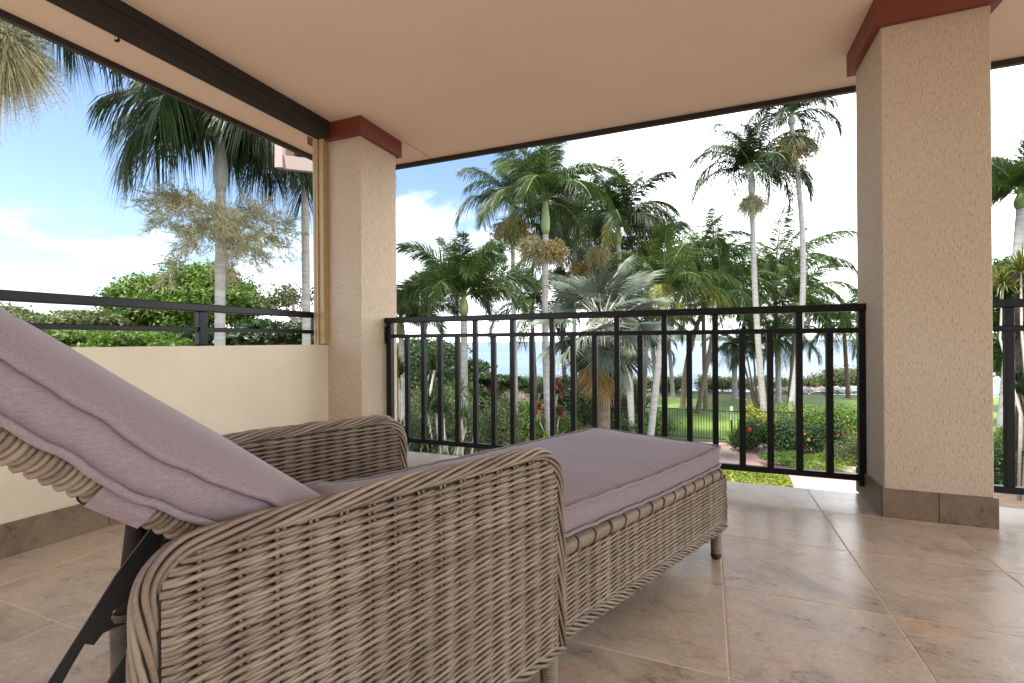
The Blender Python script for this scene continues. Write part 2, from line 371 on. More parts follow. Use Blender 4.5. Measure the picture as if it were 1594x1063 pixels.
# ceiling and roof, cut short behind the camera to let light in
ce = kind(obj('ceiling', MB().box((-2.985, -1.0, 2.350), (5.5, 3.488, 2.372)), MAT['ceiling']), 'structure')
obj('fascia', MB().bbox((-2.985-.035, 3.489, 2.318), (5.5, 3.525, 2.50), .003), MAT['bronze'], ce)
obj('fascia', MB().bbox((-3.022, -1.0, 2.318), (-2.986, 3.487, 2.50), .003), MAT['bronze'], ce)
obj('joint_strip', MB().box((-2.137, 3.118, 2.3485), (-2.133, 3.4885, 2.351)), MAT['soffit'], ce)
rf = obj('roof', MB().box((-3.02, -1.0, 2.502), (5.5, 3.52, 2.62)), MAT['bronze']); kind(rf, 'structure')

t = thing('added_rear_wall', 'added unseen cream house wall with tall dark glass doors, cutting light from behind', 'wall', (1.2, -3.5, 0))  # unseen wall added behind the camera to hold back rear light
obj('wall_band', MB().box((-3.9, -.1, 2.352), (4.5, .1, 3.1)), MAT['wall'], t)
obj('wall_end', MB().box((-3.9, -.1, 0), (-3.3, .1, 2.35)), MAT['wall'], t)
gm = simple('tinted_glass', (.03, .03, .03), None, .08, 1)
for k in range(6):
    x = -3.3+k*1.2166; d_ = obj('door', MB().box((.03, -.012, .06), (1.186, .012, 2.29)), gm, t, loc=(x, 0, 0))
    obj('door_frame', MB().box((0, -.03, .0), (.03, .03, 2.35)).box((1.186, -.03, 0), (1.2165, .03, 2.35)).box((.0302, -.03, 0), (1.1858, .03, .06)).box((.0302, -.03, 2.29), (1.1858, .03, 2.35)), MAT['bronze'], d_)

# blind cassette
t = thing('roller_blind', 'dark brown roller blind cassette running under the ceiling above the low wall', 'blind', (-2.47, 0, 2.235))
cs = [(-.055, 0), (.012, 0), (.05, .012), (.05, .056), (.044, .060), (.05, .064), (.05, .114), (-.055, .114)]
m = MB(); ya, yb = -1.0, 2.622; n = len(cs)
m.add([(x, ya, z) for x, z in cs] + [(x, yb, z) for x, z in cs], [(i, i+n, (i+1) % n + n, (i+1) % n) for i in range(n)] + [tuple(range(n)), tuple(range(n, 2*n))[::-1]])
obj('cassette', m, MAT['blindfab'], t)
obj('highlight_strip', MB().bbox((-.064, -1.0, -.002), (-.0555, 2.621, .016), .001), MAT['white'], t)  # pale strip painting a highlight along the cassette's lower edge
m = MB(); m.tube([(-.045, 1.383, .002), (-.045, 1.383, -.016), (-.043, 1.376, -.026), (-.043, 1.366, -.028)], .006, 8); obj('hook', m, MAT['black'], t, True)
# beige guide channel against the corner pillar
t = thing('blind_guide_channel', 'beige aluminium guide channel standing on the wall end beside the corner pillar', 'blind channel', (-2.5, 2.63, .797))
obj('outer_channel', MB().bbox((-.055, -.028, 0), (-.012, .034, 1.438), .002), MAT['alu'], t)
obj('inner_channel', MB().bbox((-.0115, -.016, .004), (.028, .034, 1.552), .002), MAT['alu'], t)
obj('groove', MB().box((-.034, -.0285, .01), (-.028, -.0275, 1.43)), MAT['soffit'], t)

# ------------------------------------------------------------------ railings
SP = (.722+2.151)/21; FULL = {2, 5, 7, 9, 12, 14, 16, 19}
def fr_rail(x0, n, full, label, left_post=True, right_post=True):
    t = thing('balcony_railing', label, 'railing', (x0, 2.94, 0)); L = SP*n
    a = -.042 if left_post else -.02; b = L+.042 if right_post else L+.02
    obj('top_rail', MB().bbox((a, -.032, .952), (b, .032, .990), .004), MAT['black'], t)
    obj('upper_rail', MB().bbox((-.005, -.0165, .842), (L+.005, .0165, .868), .002), MAT['black'], t)
    obj('bottom_rail', MB().bbox((-.005, -.016, .088), (L+.005, .016, .120), .002), MAT['black'], t)
    hi = MB().bbox((-.0155, -.0155, .1202), (.0155, .0155, .8418), .0015).mesh('baluster', MAT['black'])
    st = MB().bbox((-.0155, -.0155, .8682), (.0155, .0155, .9518), .0015).mesh('baluster_top', MAT['black'])
    for k in range(1, n):
        link('baluster', hi, t, (SP*k, 0, 0))
        if k in full: link('baluster_top', st, t, (SP*k, 0, 0))
    pm = MB().bbox((-.021, -.021, .062), (.021, .021, .9518), .003).mesh('post', MAT['black'])
    fm = MB().bbox((0, -.03, .80), (.004, .03, .93), .001).mesh('fixing_plate', MAT['black'])
    for ok, x, sx in ((left_post, -.012, -1), (right_post, L+.008, 1)):
        if ok:
            p = link('post', pm, t, (x, 0, 0))
            for dz in (0, -.73): link('fixing_plate', fm, p, (.0215 if sx > 0 else -.0255, 0, dz))
            s = MB(); s.tube([(0, -.020, 0), (0, -.025, 0)], .005, 8); sm_ = s.mesh('screw', MAT['blackflat'])
            for zz_ in (.855, .104): link('screw', sm_, p, (0, 0, zz_))
    return t
fr_rail(-2.145, 21, FULL, 'long black metal railing between the two pillars, balusters facing the sea')
fr_rail(1.165, 22, {1, 4, 6, 8, 11, 13, 15, 18}, 'black metal railing section right of the wide pillar', True, True)
t = thing('wall_rail', 'low black two bar rail mounted on top of the low wall', 'railing', (-2.6, 0, .797))
obj('top_rail', MB().bbox((-.03, -2.4, .190), (.03, 2.662, .232), .004), MAT['black'], t)
obj('lower_rail', MB().bbox((-.013, -2.4, .078), (.013, 2.640, .104), .002), MAT['black'], t)
obj('end_bar', MB().bbox((-.013, 2.6405, .078), (.013, 2.6605, .1895), .002), MAT['black'], t)
for y in (-1.9, -.05, 1.825):
    p = obj('post', MB().bbox((-.022, y-.024, .008), (.022, y+.024, .1895), .003), MAT['black'], t)
    obj('base_plate', MB().bbox((-.04, y-.06, .0005), (.04, y+.05, .0078), .002), MAT['black'], p)

# neighbouring roof corner seen past the eave
t = thing('roof_corner', 'pale fascia corner of another roof seen beyond the eave at upper left', 'roof corner', at(462, 258, 7.0))
tl = np.array(t.location)
def seg_box(name, A, B, hgt, th, mat, par, off):
    A = np.array(A)-off; B = np.array(B)-off; d = B-A; L = np.linalg.norm(d); d /= L; h = np.array([0, 0, 1.]); nn = np.cross(d, h); nn /= np.linalg.norm(nn); h2 = np.cross(nn, d)
    V = [A + nn*sx*th/2 + h2*sz*hgt/2 + d*(0 if e == 0 else L) for e in (0, 1) for sx, sz in ((-1, -1), (1, -1), (1, 1), (-1, 1))]
    mm = MB().add(V, [(0,1,2,3)[::-1], (4,5,6,7), (0,1,5,4), (1,2,6,5), (2,3,7,6), (3,0,4,7)]); return obj(name, mm, mat, par)
seg_box('fascia_board', at(441, 253, 7.0), at(560, 267, 8.0), .19, .10, MAT['fascia_paint'], t, tl)
seg_box('return_board', at(436, 262, 6.99), at(436, 205, 6.99), .11, .10, MAT['fascia_paint'], t, tl)
seg_box('soffit_panel', at(442, 239, 7.15), at(456, 239, 7.6), .26, .03, MAT['soffit'], t, tl)

# ------------------------------------------------------------------ wicker chaise longue
A_L = R(23.5); OX, OY = .045, 1.925
LG = thing('chaise_longue', 'brown wicker chaise longue with a mauve cushion and raised back, facing the sea', 'sun lounger', (OX, OY, 0), -A_L)
STK, PITCH = .045, .0113
def tz(P):                                              # (s, t, z) -> local xyz
    P = np.asarray(P, float); return np.stack([-P[:, 1], P[:, 0], P[:, 2]], 1)
def strand_pts(s0, s1, ph, amp=.0031, rise=.0040, step=9, seed=0):
    n = max(4, int((s1-s0)/STK*step)+1); s = np.linspace(s0, s1, n); p = ((s/STK + ph) % 2)
    F_ = 1.36
    out = np.where(p < F_, np.sin(np.pi*p/F_), -.9*np.sin(np.pi*(p-F_)/(2-F_)))
    out = np.sign(out)*np.abs(out)**.75
    z = np.where(p < F_, -.5*np.cos(np.pi*p/F_), .5*np.cos(np.pi*(p-F_)/(2-F_)))
    jn = np.random.default_rng(seed); w1 = .0007*np.sin(s*jn.uniform(18, 40)+jn.uniform(0, 6)) + .0004*np.sin(s*jn.uniform(60, 120)+jn.uniform(0, 6))
    return s, out*amp, z*rise + w1
def row_z(z): return z
def weave(parent, sfun, z0, z1, face_t, sgn, r=.0037, stuff=None, mat=MAT['wicker'], slope=None):
    """rows of three-rod wale; sfun(z) -> (s0, s1); sgn -1 = faces -t"""
    nrow = int(round((z1-z0)/PITCH)); big = MB(); cache_ = {}
    for j in range(nrow):
        z = z0 + (j+.5)*PITCH; s0, s1 = sfun(z)
        for k in range(2):
            key = (round(s0, 4), round(s1, 4), k, j % 4)
            if stuff is None and key in cache_: me = cache_[key]
            else:
                s, o, dz = strand_pts(s0, s1, k + .5, seed=j*3+k)
                t_ = face_t + sgn*(o)
                e = np.minimum(1, np.minimum(s-s0, s1-s)/.012); t_ = face_t + sgn*o*e - sgn*.003*(1-e)
                P = tz(np.stack([s, t_, dz + (z if stuff is not None else 0)], 1))
                if stuff is not None: big.tube(P, r, 5, cap=False); continue
                q = MB(); q.tube(P, r, 6, cap=False); me = q.mesh('strand', mat, True); cache_[key] = me
            link('strand', me, parent, (0, 0, z))
    if stuff is not None: return kind(obj(stuff, big, mat, parent, True), 'stuff')
def stakes(parent, s0, s1, zfun, t_, r=.0032):
    m = MB(); k = math.ceil(s0/STK-.5)
    while (k+.5)*STK < s1:
        for d in (-.0045, .0045):
            s = (k+.5)*STK + d*1.0; a, b = zfun(s)
            if b-a > .02: m.tube(tz([(s, t_, a), (s, t_, (a+b)/2), (s, t_, b)]), r, 5, cap=False)
        k += 1
    return kind(obj('stakes', m, MAT['wicker'], parent, True), 'stuff')
def arc(cx_, cz_, r, a0, a1, n=10): return [(cx_+r*math.cos(a), cz_+r*math.sin(a)) for a in np.linspace(a0, a1, n)]
def resample(P, step):
    P = np.asarray(P, float); d = np.r_[0, np.cumsum(np.linalg.norm(np.diff(P, axis=0), axis=1))]; n = int(d[-1]/step)+2; u = np.linspace(0, d[-1], n)
    return np.stack([np.interp(u, d, P[:, k]) for k in range(3)], 1), u
def braid(parent, path, R_, r, nst, pitch, name='rim_strand', squash=1.0, sides=7, loc=None):
    Q, u = resample(path, .0085); T = np.gradient(Q, axis=0); T /= np.linalg.norm(T, axis=1)[:, None]
    Bn = np.array([1.0, 0, 0]) if abs(T[:, 0]).mean() < .6 else np.array([0, 1.0, 0])
    A = np.cross(T, Bn); A /= np.linalg.norm(A, axis=1)[:, None]; B = np.cross(A, T)
    for k in range(nst):
        ph = 2*math.pi*k/nst + u/pitch*2*math.pi
        rr = R_*(1 + .14*np.sin(u*23+k*2.1))
        P = Q + A*(np.cos(ph)*rr)[:, None]*squash + B*(np.sin(ph)*rr)[:, None]
        m = MB(); m.tube(P, r*(1+.05*math.sin(k*3)), sides); obj(name, m, MAT['wicker'], parent, True, loc)
def coil(path, R_, r, pitch, per=9, sides=5, jitter=0, m=None, sq=1.0):
    Q, u = resample(path, pitch/per); T = np.gradient(Q, axis=0); T /= np.linalg.norm(T, axis=1)[:, None]
    Bn = np.array([1.0, 0, 0]) if abs(T[:, 0]).mean() < .6 else np.array([0, 1.0, 0])
    A = np.cross(T, Bn); A /= np.linalg.norm(A, axis=1)[:, None]; B = np.cross(A, T); ph = u/pitch*2*math.pi
    Rv = np.interp(np.linspace(0, 1, len(u)), np.linspace(0, 1, len(R_)), R_) if hasattr(R_, '__len__') else R_
    m = m or MB(); m.tube(Q + A*(np.cos(ph)*Rv)[:, None]*sq + B*(np.sin(ph)*Rv)[:, None], r, sides); return m

AS0, AS1, AZ0, AZ1 = -1.700, -.962, .135, .572          # centre line of the arm's rim
rc0, rc1 = .055, .085; ARM_REAR = [AS0]
def rim_path(t_):
    AS0 = ARM_REAR[0]
    pts = [(AS0+.012, AZ0), (AS0+.004, .25), (AS0, .40)] + arc(AS0+rc0, AZ1-rc0-.006, rc0, math.pi, math.pi/2, 9) + [(-1.45, AZ1), (-1.25, AZ1+.002)] + arc(AS1-rc1, AZ1-rc1, rc1, math.pi/2, 0, 11) + [(AS1, .35), (AS1+.002, .2), (AS1+.004, AZ0)]
    return tz([(s, t_, z) for s, z in pts])
def arm_s(z):
    AS0 = ARM_REAR[0]
    a, b = AS0+.016, AS1-.014
    if z > AZ1-rc0-.006: h = z-(AZ1-rc0-.006); a = AS0+rc0-math.sqrt(max(0, (rc0-.006)**2-min(h, rc0-.007)**2)) + .008
    if z > AZ1-rc1: h = z-(AZ1-rc1); b = AS1-rc1+math.sqrt(max(0, (rc1-.008)**2-min(h, rc1-.009)**2)) - .006
    return a, b
def make_arm(t_out, sgn, detail):
    AS0 = ARM_REAR[0]
    arm = link('arm', MB().mesh('arm', MAT['wcore']) if False else None, LG); arm.empty_display_size = .05
    c = t_out - sgn*.0155
    out, _ = resample(rim_path(0)[:, [1, 0, 2]]*[1, 0, 1], .03)
    # dark panel following the outline, added to block light behind the weave
    m = MB(); ol = [(p[0], p[2]) for p in out]; n = len(ol)
    V = [(-(c-.005), s, z) for s, z in ol] + [(-(c+.005), s, z) for s, z in ol]
    m.add(V, [tuple(range(n)), tuple(range(n, 2*n))[::-1]] + [(i, (i+1) % n, (i+1) % n+n, i+n) for i in range(n)]); obj('light_block_panel', m, MAT['wcore'], arm)
    m = MB(); m.tube(rim_path(c), .0095, 8); obj('rim_core', m, MAT['wcore'], arm, True)
    braid(arm, rim_path(c), .0120, .0040, 8, .38 if detail else .3)
    face = t_out + sgn*.0
    weave(arm, arm_s, AZ0+.004, AZ1-.012, t_out - sgn*.004, sgn, stuff=None if detail else 'weave')
    weave(arm, arm_s, AZ0+.004, AZ1-.012, c - sgn*.0115, -sgn, stuff='inner_weave')
    stakes(arm, AS0+.02, AS1-.02, lambda s: (AZ0, AZ1 - .012 - (max(0, s-(AS1-rc1))*.7 if s > AS1-rc1 else 0) - (max(0, AS0+rc0-s)*.5)), t_out - sgn*.006)
    bp = tz([(AS0+.004, c, AZ0-.004), (-1.5, c, AZ0-.010), (-1.2, c, AZ0-.012), (AS1+.008, c, AZ0-.006)])
    braid(arm, bp, .0130, .0044, 7, -.19)
    return arm
make_arm(-.046, -1, True)
ARM_REAR[0] = -1.632
make_arm(.628, 1, False)
# base box
base_e = link('base', None, LG)
obj('core', MB().box((-.575, -1.62, .14), (-.006, .018, .300)), MAT['wcore'], base_e)
weave(base_e, lambda z: (-.955, .030), .132, .300, -.004, -1)
stakes(base_e, -.95, .03, lambda s: (.13, .30), -.001)
def side(t0): return tz([(-.955, t0, .3), (.03, t0, .3)])
# foot end and far side
def rot_weave(parent, p0, p1, z0, z1, nm):
    p0 = np.array(p0, float); p1 = np.array(p1, float); L = np.linalg.norm(p1-p0); d = (p1-p0)/L; nrm = np.array([d[1], -d[0]]); big = MB()
    for j in range(int((z1-z0)/PITCH)):
        for k in range(2):
            s, o, dz = strand_pts(0, L, k+.5, seed=900+j*3+k)
            XY = p0 + d*s[:, None] + nrm*o[:, None]; big.tube(np.stack([XY[:, 0], XY[:, 1], z0+(j+.5)*PITCH+dz], 1), .0038, 5, cap=False)
    return kind(obj(nm, big, MAT['wicker'], parent, True), 'stuff')
rot_weave(base_e, (0.004, .034), (-.582, .034), .132, .300, 'foot_weave')
rot_weave(base_e, (-.584, .03), (-.584, -.95), .132, .300, 'far_side_weave')
rot_weave(base_e, (-.584, -1.64), (0.004, -1.64), .132, .300, 'head_weave')
rimp = [(-.012, -.950, .316), (-.012, .0, .316), (-.012-.006, .016, .316), (-.030, .022, .316), (-.55, .022, .316), (-.566, .016, .316), (-.572, 0, .316), (-.572, -.95, .316)]
obj('rim_wrap', coil(rimp, .019, .0027, .0056, 9, 5), MAT['wicker'], base_e, True)
m = MB(); m.tube(rimp, .016, 8); obj('rim_core', m, MAT['wcore'], base_e, True)
tie = MB()
for k in range(14):
    s = -.93 + k*.07
    q = MB(); a = np.linspace(-.5, math.pi*1.15, 10); q.tube([(-.012+.0235*math.cos(x), s+.006*math.sin(x*2), .316+.0235*math.sin(x)) for x in a], .0036, 6); obj('rim_tie', q, MAT['wicker'], base_e, True)
bp = [(.006, -.955, .128), (.006, -.5, .127), (.006, .0, .128), (-.002, .026, .128), (-.02, .036, .128), (-.56, .036, .128), (-.58, .026, .128), (-.586, 0, .128), (-.586, -.95, .128)]
braid(base_e, bp, .0125, .0040, 7, -.16, 'bottom_strand')
cp = [(.002, .026, .12), (.003, .028, .2), (.001, .026, .31)]
braid(base_e, cp, .006, .0034, 5, .12, 'corner_strand')
# legs
def leg(s, t_, ztop, r0_, r1_, splay=0, dark=False):
    e = link('leg', None, LG)
    m = MB(); m.tube([(-t_, s, ztop), (-t_, s, .03), (-t_, s+splay, .012)], [r0_-.003, r1_-.003, r1_-.002], 12); obj('leg_core', m, MAT['wcore'], e, True)
    obj('leg_wrap', coil([(-t_, s, ztop), (-t_, s+splay*.5, .022)], [r0_, r1_], .0028, .0058, 14, 5), MAT['wicker'], e, True)
    m = MB(); zz_ = np.array([.024, .02, .014, .006, .001]); m.tube([(-t_, s+splay, z) for z in zz_], [r1_*.9, r1_*1.12, r1_*1.22, r1_*1.1, r1_*.8], 16); obj('foot_cap', m, MAT['wcore'], e, True)
leg(.0, .020, .13, .0185, .0155); leg(.0, .555, .13, .0185, .0155)
leg(-.985, -.022, .125, .019, .016); leg(-.985, .605, .125, .019, .016)
leg(-1.665, -.022, .13, .019, .016); leg(-1.660, .600, .235, .021, .018); leg(-1.625, .560, .25, .017, .015)

# cushions
def slab(L, W, T, nu, nv, hfun, name, parent, mat_world, seed, crown=.020):
    """rounded cushion in local (u, v, w): u 0..L, v 0..W"""
    rg = np.random.default_rng(seed); m = MB(); c = .045
    us = np.linspace(0, L, nu); vs = np.linspace(0, W, nv); ph = rg.uniform(0, 6, 6)
    def xy(u, v):
        # rounded corners
        uu, vv = u, v
        du = max(c-u, 0, u-(L-c)); dv = max(c-v, 0, v-(W-c))
        if du > 0 and dv > 0:
            k = min(1, max(du, dv)/math.hypot(du, dv)); cu = c if u < c else L-c; cv = c if v < c else W-c
            uu = cu+(u-cu)*k; vv = cv+(v-cv)*k
        return uu, vv
    def edge(u, v): return min(u, L-u, v, W-v)
    def wob(u, v): return .0007*math.sin(u*21+ph[0]+v*9)+.0005*math.sin(v*26+ph[1]+u*5)+(.0014*math.sin(u*61+ph[2])+.0010*math.sin(u*113+ph[3]+v*30))*math.exp(-edge(u, v)/.03)
    V = []
    for top in (1, 0):
        for u in us:
            for v in vs:
                e = edge(u, v); x, y = xy(u, v); base_w = T if top else 0
                puff = crown*(1-math.exp(-e/.06))
                V.append((x, y, base_w + (puff if top else -puff*.35) + hfun(u, v) + wob(u, v)))
    ix = lambda t_, i, j: t_*nu*nv + i*nv + j
    Fc = [(ix(0,i,j), ix(0,i+1,j), ix(0,i+1,j+1), ix(0,i,j+1)) for i in range(nu-1) for j in range(nv-1)]
    Fc += [(ix(1,i,j), ix(1,i,j+1), ix(1,i+1,j+1), ix(1,i+1,j)) for i in range(nu-1) for j in range(nv-1)]
    ring = [(i, 0) for i in range(nu)] + [(nu-1, j) for j in range(1, nv)] + [(i, nv-1) for i in range(nu-2, -1, -1)] + [(0, j) for j in range(nv-2, 0, -1)]
    n = len(ring); V = np.array(V); pt = np.array([V[ix(0, i, j)] for i, j in ring]); pb = np.array([V[ix(1, i, j)] for i, j in ring])
    ctr = np.array([L/2, W/2, 0]); nr = np.zeros_like(pt)
    for q, (i, j) in enumerate(ring):
        a = np.array([(-1 if i == 0 else 1 if i == nu-1 else 0), (-1 if j == 0 else 1 if j == nv-1 else 0), 0.]); nr[q] = a/np.linalg.norm(a)
    off = len(V); mid = [pt*(1-k)+pb*k + nr*.007*math.sin(math.pi*k)**.5 for k in (.12, .35, .65, .88)]
    V = np.concatenate([V] + mid); rows = [[ix(0,i,j) for i,j in ring]] + [[off+k*n+q for q in range(n)] for k in range(4)] + [[ix(1,i,j) for i,j in ring]]
    for a, b in zip(rows[:-1], rows[1:]): Fc += [(a[q], b[q], b[(q+1) % n], a[(q+1) % n]) for q in range(n)]
    m.add(mat_world(V), Fc); o = obj(name, m, MAT['fabric'], parent, True)
    for P, dz in ((pt, .0015), (pb, -.0015)):
        q = MB(); q.tube(mat_world(P + nr*.0075 + np.array([0, 0, dz])), .0047, 8, closed=True); obj('piping', q, MAT['fabric'], o, True)
    return o
seat_h = lambda u, v: .004*math.sin(u*5.2)*math.exp(-v/.06) + (.022*math.exp(-(u/.09)**2))
seat_m = lambda V: np.stack([-(np.asarray(V)[:, 1]*1.0 + .004), -1.295 + np.asarray(V)[:, 0], .350 + np.asarray(V)[:, 2]], 1)
slab(1.318, .572, .060, 60, 26, seat_h, 'seat_cushion', LG, seat_m, 3)
TH = R(39.0)
def back_m(V):
    V = np.asarray(V); u, v, wv = V[:, 0], V[:, 1], V[:, 2]
    # origin: lower end of the underside, u climbs backwards
    s = -1.372 - u*math.cos(TH) + wv*math.sin(TH); z = .378 + u*math.sin(TH) + wv*math.cos(TH)
    return np.stack([-(v+.004), s, z], 1)
back_h = lambda u, v: (-.012*math.exp(-((u-.415)/.09)**2) + .002*math.sin(u*11))*math.exp(-v/.10)
slab(.80, .585, .048, 50, 26, back_h, 'back_cushion', LG, back_m, 5, .046)
# backrest frame under the cushion
bk = link('backrest', None, LG)
def bpt(u, v, wv): return back_m(np.array([[u, v, wv]]))[0]
m = MB(); q8 = [bpt(u, v, wv) for wv in (-.010, -.036) for u, v in ((.0, .020), (.78, .020), (.78, .56), (.0, .56))]
m.add(q8, [(0,1,2,3), (4,7,6,5), (0,4,5,1), (1,5,6,2), (2,6,7,3), (3,7,4,0)]); obj('back_core', m, MAT['wcore'], bk)
for k in range(106):
    u = -.005 + k*.0074
    q = MB(); a = np.linspace(math.pi*.55, math.pi*1.62, 12); ru = .0205 if k % 2 else .0165
    pts = [bpt(u + .004*math.sin(x*1.5), .027 + ru*math.cos(x)*.85, -.021 + ru*1.0*math.sin(x)) for x in a] + [bpt(u+.007, .30, -.045), bpt(u+.003, .56, -.040)]
    q.tube(pts, .0046, 6); obj('back_strand', q, MAT['wicker'], bk, True)
# strap round the frame
m = MB(); prof = [(.014, -.007), (.006, -.010), (.0, -.020), (.0, -.032), (.010, -.046), (.06, -.052), (.3, -.052)]
V = [bpt(u, v, wv) for u in (.385, .448) for v, wv in prof]; n = len(prof)
m.add(V, [(i, i+1, i+1+n, i+n) for i in range(n-1)]); V2 = [bpt(u, v+.003, wv+.003) for u in (.385, .448) for v, wv in prof]; m.add(V2, [(i+n, i+1+n, i+1, i) for i in range(n-1)])
obj('strap', m, MAT['fabric'], bk)
# steel prop: flat bar with a hooked notch
def flat_bar(outline, t0, t1, name):
    m = MB(); n = len(outline); V = [(-t0, s, z) for s, z in outline] + [(-t1, s, z) for s, z in outline]
    m.add(V, [tuple(range(n))[::-1], tuple(range(n, 2*n))] + [(i, (i+1) % n, (i+1) % n+n, i+n) for i in range(n)]); return obj(name, m, MAT['blackflat'], LG)
def strut_px(t_):
    import math as _m
    a = np.array([math.sin(A_L), math.cos(A_L), 0]); l = np.array([-math.cos(A_L), math.sin(A_L), 0]); O = np.array([OX, OY, 0]); Cc = np.array([0, 0, CAM_H])
    def f_(px, py):
        d = fw + rt*(px-797)/F_PX - up*(py-531.5)/F_PX; k = ((O-Cc) @ l + t_)/(d @ l); p = Cc + d*k; return ((p-O) @ a, p[2])
    return f_
sp_ = strut_px(.30)
ol = [sp_(*p) for p in ((242, 812), (262, 822), (212, 925), (190, 940), (176, 950), (172, 962), (178, 972), (196, 970), (180, 975), (160, 985), (146, 1003), (132, 1001), (112, 1035), (90, 1075), (60, 1120), (44, 1110), (75, 1062), (130, 975), (180, 895))]
flat_bar(ol, .297, .303, 'prop_bar')
ob2 = [(s, z) for s, z in ol]; flat_bar(ob2, .067, .073, 'prop_bar')
m = MB(); m.tube([(-.05, -1.652, .235), (-.56, -1.652, .235)], .010, 10); obj('cross_bar', m, MAT['blackflat'], LG, True)
# rear edge of the far arm, its shade put into the dark core colour
m = MB(); m.tube([(-.60, -1.62, .56), (-.60, -1.655, .22)], .020, 10); obj('shaded_arm_edge', m, MAT['wcore'], LG, True)

exec_veg = True
# ------------------------------------------------------------------ vegetation
MAT['bark_pale'] = simple('pale_palm_bark', (.40, .385, .36), (.24, .225, .205), .85, 1, .6, .01, stretch=(3, 3, 16), bscale=1)
MAT['bark_brown'] = simple('brown_bark', (.17, .125, .09), (.08, .06, .045), .9, 1, .7, .02, stretch=(6, 6, 12), bscale=2)
MAT['shaft'] = simple('green_crownshaft', (.20, .27, .09), (.14, .21, .06), .4, 2, stretch=(6, 6, 1))
MAT['shaft_grey'] = simple('grey_crownshaft', (.36, .38, .33), (.27, .29, .25), .5, 2, stretch=(6, 6, 1))
MAT['rachis'] = simple('leaf_stalk', (.15, .19, .05), (.10, .13, .04), .5, 3)
MAT['palm_dark'] = leafmat('palm_leaf_deep_green', [(.012, .026, .009), (.018, .038, .012), (.030, .056, .017), (.050, .08, .026)])
MAT['palm_mid'] = leafmat('palm_leaf_green', [(.024, .050, .012), (.038, .074, .017), (.060, .105, .024), (.10, .15, .035)])
MAT['palm_yellow'] = leafmat('palm_leaf_yellowing', [(.075, .11, .02), (.13, .17, .03), (.20, .21, .04), (.26, .23, .06)])
MAT['fan'] = leafmat('silver_fan_leaf', [(.085, .11, .085), (.12, .15, .12), (.17, .20, .165)], .15, .5)
MAT['fan_dead'] = leafmat('dead_fan_leaf', [(.30, .19, .06), (.38, .26, .10), (.25, .15, .06)], .2, .6)
MAT['fl_tan'] = leafmat('flower_stalk_tan', [(.26, .24, .13), (.37, .34, .20), (.48, .45, .31)], .1, .7)
MAT['fl_orange'] = leafmat('fruit_orange', [(.34, .15, .04), (.36, .24, .08), (.28, .22, .07), (.22, .19, .06)], .1, .6)
MAT['leaf_dark'] = leafmat('leaf_deep_green', [(.015, .034, .008), (.027, .058, .014), (.048, .088, .022)])
MAT['leaf_mid'] = leafmat('leaf_green', [(.03, .07, .010), (.055, .115, .014), (.095, .165, .022)])
MAT['leaf_bright'] = leafmat('leaf_bright_green', [(.07, .13, .015), (.11, .19, .02), (.18, .25, .04)])
MAT['leaf_varieg'] = leafmat('leaf_variegated', [(.04, .08, .02), (.07, .12, .035), (.20, .24, .13), (.36, .38, .25)])
MAT['leaf_olive'] = leafmat('leaf_olive', [(.06, .085, .024), (.095, .12, .04), (.14, .155, .06)])
MAT['leaf_yellow'] = leafmat('leaf_yellow', [(.25, .27, .03), (.40, .36, .04), (.14, .2, .03)])
MAT['leaf_red'] = leafmat('leaf_bronze_red', [(.10, .035, .03), (.16, .06, .04), (.08, .07, .03)])
MAT['petal_red'] = leafmat('petal_red', [(.35, .02, .015), (.45, .035, .02)], .2)
MAT['petal_orange'] = leafmat('petal_orange', [(.5, .18, .015), (.5, .25, .03)], .2)
MAT['palestem'] = simple('pale_stem', (.50, .46, .38), (.36, .32, .26), .8, 6)
MAT['steelgreen'] = simple('dark_green_fence_paint', (.012, .022, .016), (.008, .016, .012), .4, 20)

MAT['leaf_tree'] = leafmat('leaf_fresh_green', [(.045, .095, .010), (.085, .155, .016), (.14, .22, .028)])
def leaflets(P0, Dn, Ln, Wn, dr, wid):
    """vectorised leaf blades: base, direction, length, half width vector dir, droop"""
    n = len(P0); L = Ln[:, None]; Z = np.array([0, 0, -1.0])
    p1 = P0 + Dn*L*.35 + Z*(dr*.10)[:, None]*L; p2 = P0 + Dn*L*.70 + Z*(dr*.42)[:, None]*L; p3 = P0 + Dn*L*.96 + Z*(dr*.95)[:, None]*L
    w_ = Wn*wid[:, None]
    V = np.stack([P0-w_*.35, P0+w_*.35, p1-w_, p1+w_, p2-w_*.7, p2+w_*.7, p3], 1).reshape(-1, 3); o = (np.arange(n)*7)[:, None]
    q = (o + np.array([[0, 1, 3, 2]])).tolist() + (o + np.array([[2, 3, 5, 4]])).tolist(); t_ = (o + np.array([[4, 5, 6]])).tolist()
    return V, [tuple(x) for x in q] + [tuple(x) for x in t_]
